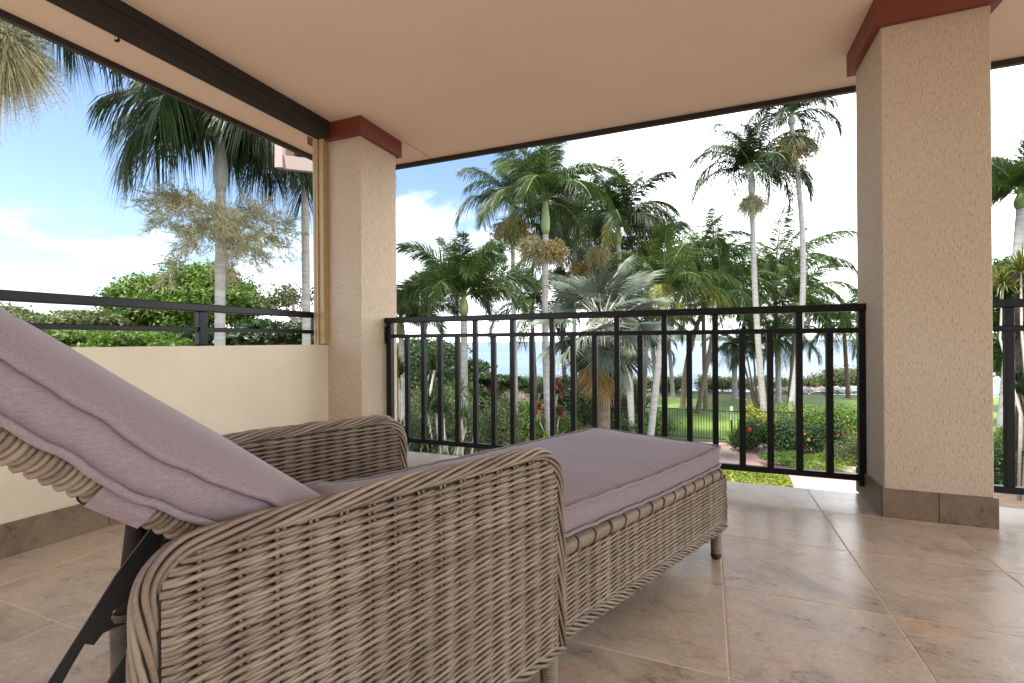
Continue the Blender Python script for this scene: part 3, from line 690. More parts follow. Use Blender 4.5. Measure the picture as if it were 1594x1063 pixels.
def frond_mesh(name, mat, elev, bend, n=46, leaf=.30, wid=.011, droop=.35, lift=.25, ring=False, seed=0, curve=1.4, twist=0.):
    g = np.random.default_rng(seed); K = 24; t_ = np.linspace(0, 1, K); a = elev - bend*t_**curve
    P = np.zeros((K, 3)); P[1:, 0] = np.cumsum(np.cos(a[:-1]))/(K-1); P[1:, 2] = np.cumsum(np.sin(a[:-1]))/(K-1); P[:, 1] = twist*t_**2
    m = MB(); m.tube(P, np.linspace(.013, .002, K), 5, cap=False, m=1)
    tt = np.repeat(np.linspace(.14, .995, n), 2 if not ring else 5); tt = tt + g.uniform(-.006, .006, len(tt)); tt = np.clip(tt, 0, 1)
    side_ = np.tile([1., -1.], n) if not ring else g.uniform(-1, 1, len(tt))
    px = np.stack([np.interp(tt, t_, P[:, k]) for k in range(3)], 1); aa = np.interp(tt, t_, a)
    T = np.stack([np.cos(aa), np.zeros_like(aa), np.sin(aa)], 1); Nn = np.stack([-np.sin(aa), np.zeros_like(aa), np.cos(aa)], 1); Y = np.array([0, 1.0, 0])
    if ring:
        th = g.uniform(0, 2*math.pi, len(tt)); lat = np.cos(th)[:, None]*Y + np.sin(th)[:, None]*Nn
    else:
        ps = lift + g.normal(0, .16, len(tt)); lat = np.cos(ps)[:, None]*Y*side_[:, None] + np.sin(ps)[:, None]*Nn
    fwd = .55 + .65*tt**2 + g.normal(0, .06, len(tt))
    Dn = lat*np.cos(fwd)[:, None] + T*np.sin(fwd)[:, None]
    prof = np.clip(np.sin(np.pi*(.10+.82*tt)), .05, 1)**.55; Ln = leaf*prof*g.uniform(.86, 1.1, len(tt))
    V, Fc = leaflets(px, Dn, Ln, T*.8 + Nn*.3*np.sign(side_)[:, None], droop*g.uniform(.6, 1.5, len(tt)), wid*g.uniform(.75, 1.2, len(tt)))
    m.add(V, Fc, 0); return m.mesh(name, [mat, MAT['rachis']])
FR = {}
def fset(key, mat, **k):
    L = []
    for e, b in ((82, 45), (66, 70), (48, 92), (30, 105), (10, 100), (-12, 85)):
        for s in (0, 1): L.append(frond_mesh('frond', mat, R(e+4*s), R(b+10*s), seed=hash((e, s)) % 1000, twist=.12*(1-2*s), **k))
    FR[key] = L
fset('royal', MAT['palm_dark'], n=100, leaf=.33, wid=.0075, droop=.7, lift=.15)
fset('royal_green', MAT['palm_mid'], n=96, leaf=.32, wid=.0075, droop=.55, lift=.25)
fset('weeping', MAT['palm_dark'], n=96, leaf=.42, wid=.010, droop=1.0, lift=.05)
fset('fox', MAT['palm_mid'], n=150, leaf=.26, wid=.0055, droop=.25, ring=True)
fset('coco', MAT['palm_mid'], n=92, leaf=.27, wid=.007, droop=.7, lift=.1)
fset('coco_yellow', MAT['palm_yellow'], n=84, leaf=.26, wid=.007, droop=.7, lift=.1)

def trunk_obj(par, top, r0_, r1_, mat, bend=(0, 0), rings=True, name='trunk', z0=0, ringstep=.09):
    """tapered trunk from the thing's origin to 'top' (relative)"""
    top = np.array(top, float); n = max(12, int(top[2]/ringstep)) if rings else 14; t_ = np.linspace(0, 1, n*2)
    P = np.outer(t_, top); P[:, 0] += bend[0]*np.sin(np.pi*t_); P[:, 1] += bend[1]*np.sin(np.pi*t_)
    r = r0_ + (r1_-r0_)*t_**.6; r[:3] *= np.array([1.35, 1.2, 1.08])
    if rings: r = r*(1 + .035*(np.arange(n*2) % 2))
    m = MB(); m.tube(P, r, 12); return obj(name, m, mat, par, True), P
def flower(par, pos, rad, kind_='orange', n=260, size=1., flat=.9, down=.6, name='flower_cluster', twig=.006, seeds=2, seedr=.016):
    """fuzzy skirt of drooping fruiting strands round the trunk"""
    g = np.random.default_rng(int(abs(pos[0]*100))+n); m = MB(); mats = [MAT['fl_tan'], MAT['fl_orange']]
    d = g.normal(0, 1, (n, 3)); d[:, 2] = d[:, 2]*.75 - .12; d /= np.linalg.norm(d, axis=1)[:, None]
    lob = 1 + .28*np.sin(np.arctan2(d[:, 1], d[:, 0])*3 + g.uniform(0, 6)) + .12*np.sin(np.arctan2(d[:, 1], d[:, 0])*7)
    L0 = rad*g.uniform(.45, 1.0, n)*lob; P0 = d*rad*.12; D0 = d*[1, 1, flat]
    for k in range(14):
        q = D0[k]*rad*.7; m.tube([q*x + np.array([0, 0, -.25*rad*x*x]) for x in np.linspace(0, 1, 5)], np.linspace(twig*2.4, twig, 5), 4, cap=False)
    wv = np.cross(D0, g.normal(0, 1, P0.shape)); wv /= np.linalg.norm(wv, axis=1)[:, None]
    V, Fc = leaflets(P0, D0, L0, wv, np.full(n, down), np.full(n, twig*.5)); m.add(V, Fc, 0)
    for k in range(seeds):
        f = g.uniform(.35, .97, n); c = P0 + D0*(L0*f)[:, None]; c[:, 2] -= down*L0*.95*f**1.9; c += g.normal(0, rad*.015, c.shape)
        e = (seedr*g.uniform(.5, 1.2, n))[:, None]; d1 = g.normal(0, 1, P0.shape); d1 /= np.linalg.norm(d1, axis=1)[:, None]; d2 = np.cross(d1, wv); d3 = np.cross(d1, d2)
        Vs = np.stack([c+d1*e, c-d1*e, c+d2*e, c-d2*e, c+d3*e], 1).reshape(-1, 3); o = (np.arange(len(c))*5)[:, None]; Fs = []
        for tri in ((0, 2, 4), (2, 1, 4), (1, 3, 4), (3, 0, 4)): Fs += (o+np.array([tri])).tolist()
        m.add(Vs, [tuple(x) for x in Fs], (1 if k % 3 else 0) if kind_ == 'orange' else 0)
    return obj(name, m, mats, par, loc=tuple(pos))
def palm(label, bpx, D, cpx, cpy, flen, nf, key, r=.11, shaft=0, shaft_mat='shaft', trunk_mat='bark_pale', group='palms in the garden', elev=(0, 11), clusters=(), bend=(0, 0), seed=1, rot=0, mixkey=None, Dt=None, name='palm_tree', fscale=None, azr=None):
    b = base(bpx, D); c = at(cpx, cpy, Dt or D); t = thing(name, label, 'palm tree', b, 0, group)
    top = c-b; g = np.random.default_rng(seed)
    tr, P = trunk_obj(t, top - np.array([0, 0, shaft]), r, r*.72, MAT[trunk_mat], bend)
    if shaft:
        m = MB(); zt = np.linspace(-shaft, .05, 8); m.tube([(top[0], top[1], top[2]+z) for z in zt], [r*.75, r*1.0, r*1.12, r*1.08, r*.95, r*.8, r*.62, r*.4], 12); obj('crownshaft', m, MAT[shaft_mat], t, True)
    nf = int(nf*1.35)
    for k in range(nf):
        x = (k+.5)/nf; lv = elev[0] + (elev[1]-elev[0])*x; i = int(np.clip(round(lv + g.uniform(-.6, .6)), 0, 11))
        me = FR[mixkey if (mixkey and k >= nf-3) else key][i]; s = flen*(g.uniform(.86, 1.1))*(.8 if k < 2 else 1)
        az = rot + k*2.39996 + g.uniform(-.2, .2) if azr is None else azr[0] + (azr[1]-azr[0])*g.random()
        link('frond', me, t, tuple(top + np.array([0, 0, -.05*shaft*k/nf])), (g.uniform(-.1, .1), 0, az), s)
    for (dx, dz, rad, kd, n_) in clusters:
        flower(t, top + np.array([dx, 0, dz]), rad, kd, int(n_*2.2), twig=.012, seeds=6, seedr=.032 if kd == 'orange' else .022)
    return t
def palm_px(label, bpx, D, cpx, cpy, **k): return palm(label, bpx, D, cpx, cpy, **k)

# -- mid-distance palms over the long railing
palm('tall leaning palm with slim grey trunk and tan flower bunch, left of the tallest palm', 1190, 22.5, 1170, 265, 3.0, 17, 'royal', r=.15, shaft=1.2, shaft_mat='shaft_grey', clusters=((0, -1.45, .85, 'tan', 500),), seed=2, rot=.5, elev=(0, 9), bend=(-.1, 0))
palm('tallest palm with bare curved grey trunk and orange fruit bunch, left of the wide pillar', 1226, 21.5, 1232, 178, 2.1, 13, 'royal', r=.14, shaft=.5, shaft_mat='shaft_grey', clusters=((.1, -1.35, 1.05, 'orange', 600),), seed=5, bend=(.55, .2), elev=(0, 10))
palm('palm with bright green crownshaft above an orange fruit skirt, left of the fan palm', 858, 14, 849, 312, 2.25, 17, 'royal_green', r=.12, shaft=1.0, clusters=((-.4, -1.2, .5, 'tan', 300), (.22, -1.35, .45, 'orange', 340)), seed=7, rot=.9, elev=(0, 8), bend=(-.1, 0))
palm('slim pale trunked palm with a round tan and red fruit bunch, behind the feathery palm', 803, 17, 797, 318, 2.3, 13, 'royal', r=.10, shaft=.45, clusters=((0, -.75, .8, 'orange', 600),), seed=9, elev=(0, 10))
palm('bushy feathery foxtail palm beside the corner pillar', 722, 13, 722, 462, 2.25, 12, 'fox', r=.12, shaft=.5, trunk_mat='bark_pale', seed=11, rot=.3, elev=(0, 8), group='foxtail palms')
palm('lower feathery palm tucked against the corner pillar', 628, 14, 624, 500, 1.9, 10, 'fox', r=.11, shaft=.5, seed=12, rot=1.3, elev=(0, 9), group='foxtail palms')
palm('dark headed palm behind the silver fan palm with a tan fruit bunch', 985, 18, 962, 352, 2.5, 19, 'royal', r=.12, shaft=.7, clusters=((-.7, -.9, .55, 'tan', 360),), seed=14, mixkey='coco_yellow', elev=(0, 9))
palm('palm with upright yellow green fronds right of the silver fan palm', 1006, 15, 1035, 462, 2.3, 13, 'royal_green', r=.12, shaft=.3, seed=16, elev=(0, 7), mixkey='coco_yellow')
palm('dense dark palm crown showing between the two centre palms', 892, 20, 895, 345, 2.6, 16, 'royal', r=.12, shaft=.5, clusters=((.2, -1.9, .6, 'orange', 300),), seed=18, elev=(0, 10))
palm('coconut palm with wide yellowing lower fronds behind the two tall palms', 1212, 31, 1206, 442, 5.2, 19, 'coco', r=.17, seed=20, mixkey='coco_yellow', elev=(0, 11), trunk_mat='bark_brown', group='coconut palms', rot=.2)
palm('coconut palm leaning left of the tallest pair, crown at rail height', 1062, 28, 1108, 452, 4.4, 17, 'coco', r=.16, seed=22, mixkey='coco_yellow', elev=(1, 10), trunk_mat='bark_brown', group='coconut palms', bend=(-.4, 0))
palm('coconut palm with a shaggy crown left of the yellow green palm', 1020, 33, 1062, 440, 4.2, 14, 'coco', r=.15, seed=23, elev=(1, 10), trunk_mat='bark_brown', group='coconut palms')
palm('small coconut palm at the shore beside the wide pillar', 1320, 32, 1313, 503, 3.4, 15, 'coco', r=.15, seed=24, elev=(1, 11), trunk_mat='bark_brown', group='coconut palms', clusters=((0, -.2, .5, 'orange', 120),))
palm('small green palm at the shore with a short grey trunk and orange bunch', 1143, 32, 1143, 540, 2.1, 12, 'royal_green', r=.20, shaft=.6, seed=26, elev=(2, 11), group='small palms by the shore', clusters=((.2, -.7, .45, 'orange', 120),))
palm('small bright palm at the shore between the two tallest trunks', 1211, 30, 1212, 528, 2.5, 13, 'royal_green', r=.18, shaft=.6, seed=27, elev=(1, 10), group='small palms by the shore')
palm('thin grey trunked palm at the lawn edge left of the coconut trunk', 1022, 34, 1016, 530, 2.0, 11, 'royal', r=.2, shaft=.5, seed=28, elev=(2, 11), group='small palms by the shore')
palm('thin dark trunked palm at the lawn edge beside the gap to the sea', 1047, 33, 1040, 500, 2.6, 12, 'royal', r=.15, shaft=.5, seed=29, elev=(2, 11), group='small palms by the shore')
palm('palm with a pale trunk just above the hedge under the fan palm', 984, 19, 980, 520, 1.6, 10, 'royal', r=.11, shaft=.4, seed=30, elev=(2, 11))
palm('dark palm crown filling the gap right of the fan palm', 1000, 24, 1010, 415, 3.0, 16, 'royal', r=.13, shaft=.4, seed=51, group='background palms', trunk_mat='bark_brown')
palm('green palm crown low behind the coconut palms', 1085, 26, 1120, 470, 3.2, 14, 'coco', r=.14, seed=52, group='background palms', trunk_mat='bark_brown')
palm('dark palm crown between the bright crownshaft and the fan palm', 880, 25, 872, 395, 3.2, 14, 'royal', r=.13, shaft=.4, seed=53, group='background palms', trunk_mat='bark_brown', clusters=((0, -1.0, .6, 'orange', 220),))
palm('tall far palm crown just left of the two tall trunks', 1098, 27, 1092, 395, 3.0, 13, 'coco', r=.14, seed=54, group='background palms', trunk_mat='bark_brown')
palm('palm crown just above the railing between the two tall trunks', 1228, 27, 1240, 470, 3.2, 14, 'royal_green', r=.14, shaft=.4, seed=55, group='background palms', trunk_mat='bark_brown')
palm('dark palm crown behind the fan palm at railing height', 930, 22, 935, 440, 3.0, 14, 'royal', r=.14, shaft=.4, seed=56, group='background palms', trunk_mat='bark_brown')
palm('low dark feathery palm right of the slim palm trunk', 835, 22, 828, 480, 2.5, 13, 'royal', r=.12, shaft=.3, seed=57, group='background palms', trunk_mat='bark_brown')
palm('small coconut palm at the left end of the shore lawn', 965, 30, 962, 500, 3.2, 13, 'coco', r=.14, seed=58, group='background palms', trunk_mat='bark_brown')
# clump with several stems
b0 = base(1180, 27); cl = thing('clumping_palm', 'many stemmed slender palm clump on a mulch ring in the lawn', 'palm clump', b0)
for k, (dx, h) in enumerate(((-.5, 3.4), (-.15, 4.1), (.2, 3.7), (.55, 4.4), (-.3, 2.9))):
    m = MB(); P = [(dx*.3*(1-x)+dx*1.8*x, .2*math.sin(k*2)*x, h*x) for x in np.linspace(0, 1, 9)]; m.tube(P, np.linspace(.07, .04, 9), 8); obj('trunk', m, MAT['bark_brown'], cl, True)
    for j in range(7): link('frond', FR['royal_green' if k % 2 else 'royal'][random.randint(1, 9)], cl, P[-1], (0, 0, j*.9+k), 1.5)
m = MB(); a = np.linspace(0, 2*math.pi, 24, endpoint=False); m.add([(1.0*math.cos(x), .9*math.sin(x), .03) for x in a] + [(0, 0, .10)], [(i, (i+1) % 24, 24) for i in range(24)]); obj('mulch_ring', m, MAT['soil'], cl)

# -- palms past the low wall
pl = palm('near palm with grey ringed trunk and huge pale flower spray, past the low wall', 338, 8.4, 343, 212, 1.95, 17, 'weeping', r=.105, shaft=.95, shaft_mat='shaft_grey', seed=33, elev=(1, 8), rot=.4)
def spray(par, pos, reach, n1, n2, n3, seed, name='flower_spray'):
    g = np.random.default_rng(seed); m = MB(); P0 = []; D0 = []; L0 = []; pos = np.zeros(3)
    for k in range(n1):
        a = k*2.4+g.uniform(-.3, .3); el = g.uniform(-.55, .75); d = np.array([math.cos(a)*math.cos(el), math.sin(a)*math.cos(el), math.sin(el)]); L = reach*g.uniform(.7, 1.05)
        X = np.linspace(0, 1, 12); C_ = np.array([d*L*x + np.array([0, 0, -.50*L*x*x]) for x in X]); m.tube(C_, np.linspace(.017, .004, 12), 5, cap=False)
        for j in range(n2):
            x = g.uniform(.22, 1); b_ = d*L*x + np.array([0, 0, -.50*L*x*x]); dd = d*.7 + g.normal(0, .55, 3); dd[2] -= .1; dd /= np.linalg.norm(dd); l2 = L*g.uniform(.2, .42)
            m.tube([b_, b_+dd*l2*.5+[0, 0, -.01], b_+dd*l2+[0, 0, -.10*l2]], [.0055, .004, .0025], 3, cap=False)
            for q in range(n3):
                y = g.uniform(.2, 1); P0.append(b_+dd*l2*y+np.array([0, 0, -.1*l2*y*y])); e = dd*.6+g.normal(0, .6, 3); e /= np.linalg.norm(e); D0.append(e); L0.append(g.uniform(.07, .19))
    P0 = np.array(P0); D0 = np.array(D0); L0 = np.array(L0)
    for s in (0, 1):
        wv = np.cross(D0, g.normal(0, 1, P0.shape)); wv /= np.linalg.norm(wv, axis=1)[:, None]; V, Fc = leaflets(P0, D0, L0, wv, np.full(len(P0), .25), np.full(len(P0), .0044)); m.add(V, Fc)
    for s in range(3):
        f = g.uniform(.3, 1, len(P0))[:, None]; c = P0 + D0*L0[:, None]*f; e = .0085*g.uniform(.6, 1.2, len(P0))[:, None]; d1 = g.normal(0, 1, P0.shape); d1 /= np.linalg.norm(d1, axis=1)[:, None]; d2 = np.cross(d1, D0)
        Vs = np.stack([c+d1*e, c-d1*e, c+d2*e, c-d2*e], 1).reshape(-1, 3); o = (np.arange(len(c))*4)[:, None]; m.add(Vs, [tuple(x) for x in (o+np.array([[0, 2, 1, 3]])).tolist()])
    return m
m = spray(None, None, 1.32, 15, 36, 15, 3); obj('flower_spray', m, MAT['fl_tan'], pl, loc=tuple(at(335, 338, 8.4)-base(338, 8.4)))
palm('second pale trunked palm past the low wall, beside the blind channel', 478, 10.5, 474, 205, 2.1, 14, 'weeping', r=.11, shaft=.9, shaft_mat='shaft_grey', seed=35, elev=(2, 10), rot=.2)
p3 = palm('palm at the far left with a tan fruit bunch under the eave', -60, 6.2, -20, -75, 1.7, 11, 'weeping', r=.11, shaft=.6, shaft_mat='shaft_grey', seed=36, elev=(2, 10), rot=.1)
flower(p3, at(5, 70, 5.7)-base(-60, 6.2), .60, 'tan', 3000, flat=1.1, twig=.007, seeds=7, seedr=.0075)
# -- right strip
palm('palm with a grey ringed trunk right of the wide pillar', 1556, 15, 1590, 300, 2.2, 14, 'fox', r=.17, shaft=.5, seed=38, elev=(0, 9), group='foxtail palms')

# silver fan palm
def fan_leaf(mat, seed, spread=R(215), nseg=46):
    g = np.random.default_rng(seed); m = MB(); V = []; Fc = []
    for i in range(nseg):
        a = -spread/2 + spread*(i+.5)/nseg; da = spread/nseg*.52; Lr = 1*(.80+.20*math.cos(a*.75))*g.uniform(.94, 1.04); jn = .52; n0 = len(V)
        fold = .035; dz = -.10*(1-math.cos(a)) + .03*g.normal()
        def pt(r_, an, lift_): return (r_*math.cos(an), r_*math.sin(an), lift_ - .16*r_*r_ + dz*r_)
        V += [pt(.02, a-da, 0), pt(.02, a+da, 0), pt(.02, a, .008), pt(jn, a-da, 0), pt(jn, a+da, 0), pt(jn, a, fold), pt(.8*Lr, a-da*.42, 0), pt(.8*Lr, a+da*.42, 0), pt(.8*Lr, a, fold*.5), pt(Lr*1.04, a+g.normal()*.01, -.05-.05*g.random())]
        for q in ((0, 2, 5, 3), (2, 1, 4, 5), (3, 5, 8, 6), (5, 4, 7, 8), (6, 8, 9), (8, 7, 9)): Fc.append(tuple(n0+x for x in q))
    m.add(V, Fc, 0); m.tube([(-1.0, 0, -.10), (-.5, 0, -.02), (0, 0, 0)], [.022, .017, .012], 6, m=1); return m.mesh('fan_leaf', [mat, MAT['palestem']])
D_F = 10.5; fb = base(935, D_F); fc = at(938, 505, D_F); ft = thing('fan_palm', 'big silvery fan palm in the middle of the view, one dead orange leaf hanging', 'palm tree', fb)
top = fc-fb; trunk_obj(ft, top-np.array([0, 0, .1]), .19, .16, MAT['bark_brown'], ringstep=.12)
fms = [fan_leaf(MAT['fan'], s) for s in range(3)]; fd = fan_leaf(MAT['fan_dead'], 9, R(90), 22)
g = np.random.default_rng(4); nl = 30
for k in range(nl):
    x = k/nl; el = R(82-150*x) + g.uniform(-.12, .12); az = k*2.39996; pet = .55+.35*x*0 + .25; d = Vector((math.cos(az)*math.cos(el), math.sin(az)*math.cos(el), math.sin(el)))
    s = .82*g.uniform(.85, 1.1); pos = Vector(top) + d*(.80*s)
    el2 = el - R(20) if el > 0 else el - R(18)
    e = Matrix.Rotation(az, 4, 'Z') @ Matrix.Rotation(-el2, 4, 'Y') @ Matrix.Rotation(g.uniform(-.5, .5), 4, 'X')
    o = link('fan_leaf', fms[k % 3], ft); o.matrix_local = Matrix.Translation(Vector(top) + (e.to_3x3() @ Vector((1, 0, .1)))*s*1.0) @ e @ Matrix.Scale(s, 4)
for k, (px, py) in enumerate(((923, 560), (938, 575))):
    e = Matrix.Rotation(-YAW*0+R(-90+20*k), 4, 'Z') @ Matrix.Rotation(R(82), 4, 'Y'); o = link('fan_leaf', fd, ft); p = Vector(at(px, py, D_F-.5)-fb); o.matrix_local = Matrix.Translation(p) @ e @ Matrix.Scale(.8, 4)
    if k == 0: o['label'] = 'dead orange hanging leaf'

# -- broadleaf foliage
def scatter(C, Rd, n, size, g, shell=.35, up_bias=.5, asp=.45):
    """leaf quads through ellipsoid blobs"""
    C = np.asarray(C, float); Rd = np.asarray(Rd, float); k = g.integers(0, len(C), n); d = g.normal(0, 1, (n, 3)); d /= np.linalg.norm(d, axis=1)[:, None]
    rr = (shell + (1-shell)*g.random(n))[:, None]; rr = rr*(1+.12*g.normal(0, 1, (n, 1))); P = C[k] + d*rr*Rd[k]
    nr = d*.6 + g.normal(0, .6, (n, 3)); nr[:, 2] += up_bias; nr /= np.linalg.norm(nr, axis=1)[:, None]
    a = np.cross(nr, g.normal(0, 1, (n, 3))); a /= np.linalg.norm(a, axis=1)[:, None]; b = np.cross(nr, a); s = (size*g.uniform(.6, 1.25, n))[:, None]
    V = np.stack([P-a*s, P-b*s*asp+nr*s*.12, P+a*s, P+b*s*asp+nr*s*.12], 1).reshape(-1, 3); o = (np.arange(n)*4)[:, None]
    return V, [tuple(x) for x in (o+np.array([[0, 1, 2, 3]])).tolist()]
def limbs(m, tips, r, g, n=7):
    for t_ in tips:
        t_ = np.array(t_, float); P = [t_*x + np.array([math.sin(x*3+t_[0])*.12*x, math.cos(x*3+t_[1])*.12*x, .12*np.linalg.norm(t_)*math.sin(math.pi*x)]) for x in np.linspace(0, 1, n)]
        m.tube(P, np.linspace(r, r*.2, n), 6, cap=False)
def tree(label, px, D, cy, rx, rz, nblob, nleaf, size, mat, seed, group='broadleaf trees past the low wall', name='broadleaf_tree', depth=1., blob=.30, trunk_r=.25, bare=0, cat='tree'):
    b = base(px, D); c = at(px, cy, D); t = thing(name, label, cat, b, 0, group); cc = c-b; g = np.random.default_rng(seed); C = []; Rd = []
    for k in range(nblob):
        d = g.normal(0, 1, 3); d /= np.linalg.norm(d); d[2] = abs(d[2])*1.0 - .25; q = g.uniform(.55, .92); C.append(cc + d*np.array([rx, rx*depth, rz])*q); s = blob*g.uniform(.7, 1.25); Rd.append(np.array([rx*s, rx*s, rz*s*.8]))
    V, Fc = scatter(C, Rd, nleaf, size, g); obj('crown', MB().add(V, Fc), MAT[mat], t)
    m = MB(); m.tube([(0, 0, 0), (.1, 0, cc[2]*.4), (cc[0], cc[1], max(.4, cc[2]-rz*.7))], [trunk_r, trunk_r*.8, trunk_r*.6], 10)
    o0 = np.array([cc[0], cc[1], max(.4, cc[2]-rz*.75)]); mm = MB(); limbs(mm, [np.array(x)-o0 for x in C[:16]], trunk_r*.4, g); mm.v = [v+o0 for v in mm.v]
    obj('trunk', m, MAT['bark_brown'], t, True); obj('limbs', mm, MAT['palestem' if bare else 'bark_brown'], t, True); return t
tree('round green broadleaf tree with a domed crown, past the low wall', 292, 24, 492, 4.3, 3.5, 95, 62000, .11, 'leaf_tree', 41, depth=.8, blob=.21)
tree('lower yellow green canopy left of the domed tree, pale bare branches inside', 60, 19, 512, 3.3, 1.05, 34, 26000, .10, 'leaf_olive', 42, bare=1)
tree('bright green low canopy between the two left trees', 190, 16.5, 540, 2.6, .85, 26, 16000, .09, 'leaf_tree', 43)
tree('low dense crown in front of the domed tree foot', 400, 15, 530, 2.2, .9, 24, 16000, .09, 'leaf_dark', 44)
tree('thin open tree with fine sparse leaves beside the second palm trunk', 462, 20, 472, 1.35, 1.25, 18, 2200, .08, 'leaf_olive', 45, bare=1, blob=.4, trunk_r=.09)
tree('green treetop filling the far left under the rail', -60, 22, 505, 3.4, 1.3, 30, 18000, .12, 'leaf_olive', 46)
tree('dark treetop between corner pillar and sea', 520, 26, 520, 3.0, 1.5, 30, 14000, .13, 'leaf_dark', 47)
tree('dark green leafy tree right of the wide pillar', 1600, 20, 470, 2.2, 2.6, 40, 22000, .11, 'leaf_mid', 48, group='trees right of the wide pillar')
tree('dark shrub mass at the shore under the foxtail palms', 660, 28, 575, 4.0, 2.3, 30, 22000, .13, 'leaf_dark', 49, group='shrubs between the palms')
tree('leafy dark shrub behind the slim palm', 770, 24, 600, 1.7, .8, 20, 8000, .10, 'leaf_dark', 50, group='shrubs between the palms')

tree('tall leafy tree closing the view right of the wide pillar', 1620, 24, 500, 3.0, 3.6, 50, 26000, .11, 'leaf_dark', 148, group='trees right of the wide pillar')
tree('mid green bush right of the wide pillar below rail height', 1590, 17, 570, 1.6, 1.5, 24, 14000, .08, 'leaf_mid', 149, group='trees right of the wide pillar')
tree('dark leafy treetop squeezed between the wide pillar and the right frame edge', 1590, 13, 450, 1.1, 1.2, 22, 12000, .07, 'leaf_dark', 150, group='trees right of the wide pillar')
def shrub(label, px, D, w_, h_, n, size, mat, seed, group='garden shrubs', name='garden_shrub', z0=.15, cat='shrub', asp=.45, ext=None):
    b = base(px, D); t = thing(name, label, cat, b, 0, group); g = np.random.default_rng(seed); C = []; Rd = []; k = max(6, int(10*w_))
    for i in range(k):
        C.append(np.array([g.uniform(-.7, .7)*w_/2, g.uniform(-.7, .7)*(ext or w_)/2, h_*g.uniform(.25, .72)])); Rd.append(np.array([.36*w_/1.6+.12, .36*w_/1.6+.12, h_*.27]))
    V, Fc = scatter(C, Rd, n, size, g, .45, .6, asp); obj('foliage', MB().add(V, Fc), MAT[mat], t)
    m = MB(); limbs(m, [c*.9 for c in C[:9]], .018+.01*h_, g, 5); obj('stems', m, MAT['bark_brown'], t, True); return t
shrub('large variegated white and green shrub behind the railing, left of centre', 752, 13, 1.5, 2.7, 26000, .034, 'leaf_varieg', 60)
shrub('dark variegated shrub low beside the big variegated one', 700, 14, 1.2, 1.6, 12000, .034, 'leaf_varieg', 61)
shrub('low dark green shrub left of the fan palm foot', 815, 13.2, 1.5, 1.1, 12000, .036, 'leaf_mid', 62)
shrub('rounded dark shrub under the fan palm', 880, 14.5, 1.5, 1.25, 13000, .036, 'leaf_dark', 63)
shrub('pale yellow green mounded shrub under the fan palm', 945, 16.5, 2.6, .85, 16000, .036, 'leaf_varieg', 64, ext=1.2)
shrub('clipped dark hedge run behind the mounded shrub', 950, 19, 4.6, 1.35, 22000, .045, 'leaf_dark', 65, ext=1.0, name='hedge', cat='hedge')
shrub('bright topped shrub left of the lawn fence gap', 1012, 18.0, 1.25, 1.45, 9000, .045, 'leaf_mid', 66)
shrub('leafy mass of low shrubs seen just over the slab edge', 690, 13.6, 2.8, .75, 15000, .04, 'leaf_mid', 67, ext=1.0)
shrub('small yellowing plant at the railing foot', 703, 12.5, .6, .85, 1400, .05, 'leaf_yellow', 68)
shrub('bright green plant beside the railing, yellow leaves on top', 783, 12.4, .7, 1.1, 2400, .045, 'leaf_bright', 69)
shrub('dark leafed shrub with a red hibiscus flower beside the path', 1175, 17.0, 1.4, 1.25, 12000, .042, 'leaf_dark', 70)
shrub('dark leafed shrub in the middle of the hedge bed', 1225, 16.3, 1.5, 1.3, 13000, .042, 'leaf_dark', 71)
shrub('dark shrub with orange blossoms in the hedge bed', 1275, 16.0, 1.5, 1.4, 13000, .042, 'leaf_dark', 72)
shrub('grey green fine leafed shrub next to the wide pillar', 1318, 14.6, 1.2, 1.15, 12000, .026, 'leaf_olive', 73)
shrub('bright green clipped hedge top behind the dark shrubs', 1290, 18.0, 3.4, 1.62, 16000, .042, 'leaf_bright', 74, name='hedge', cat='hedge', ext=.9)
shrub('low green groundcover mound beside the rock edging', 1218, 14.9, 1.2, .45, 9000, .024, 'leaf_mid', 75)
shrub('low flowering groundcover mound by the path', 1282, 14.6, 1.5, .45, 9000, .024, 'leaf_bright', 76)
shrub('yellow croton beside the red hibiscus', 1176, 18.2, .7, 1.75, 2500, .05, 'leaf_yellow', 77)
shrub('bright clipped hedge right of the wide pillar', 1610, 14, 2.6, 1.5, 20000, .042, 'leaf_bright', 78, name='hedge', cat='hedge', ext=1.4)
shrub('dark hedge wall right of the wide pillar', 1590, 12.6, 1.9, 1.2, 16000, .04, 'leaf_dark', 79, name='hedge', cat='hedge')
shrub('dark wall of shrubs closing the lawn behind the fan palm', 905, 23, 5.0, 2.3, 26000, .075, 'leaf_dark', 101, group='background shrubs')
shrub('mid green shrubs between slim palm and bronze leafed plant', 800, 20, 2.6, 1.5, 14000, .06, 'leaf_mid', 102, group='background shrubs')
shrub('olive shrubbery low behind the screw pine', 660, 17, 4.2, 2.6, 26000, .055, 'leaf_olive', 103, group='background shrubs')
shrub('dark thicket between corner pillar and foxtail palm trunk', 640, 21, 4.0, 4.2, 26000, .075, 'leaf_dark', 104, group='background shrubs')
shrub('green shrub filling the ground by the bright broad leafed plant', 850, 17, 2.6, 1.7, 15000, .05, 'leaf_mid', 105, group='background shrubs')
shrub('reddish brown low shrub under the hedge run', 905, 17.5, 2.0, 1.0, 9000, .05, 'leaf_red', 106, group='background shrubs')
shrub('dark shrub at the sea gap left of the slim palm', 745, 27, 3.0, 1.4, 9000, .08, 'leaf_dark', 107, group='background shrubs')
shrub('low dark shrubs left of the lawn at the trunk foot', 965, 25, 2.6, 1.9, 14000, .07, 'leaf_dark', 108, group='background shrubs')
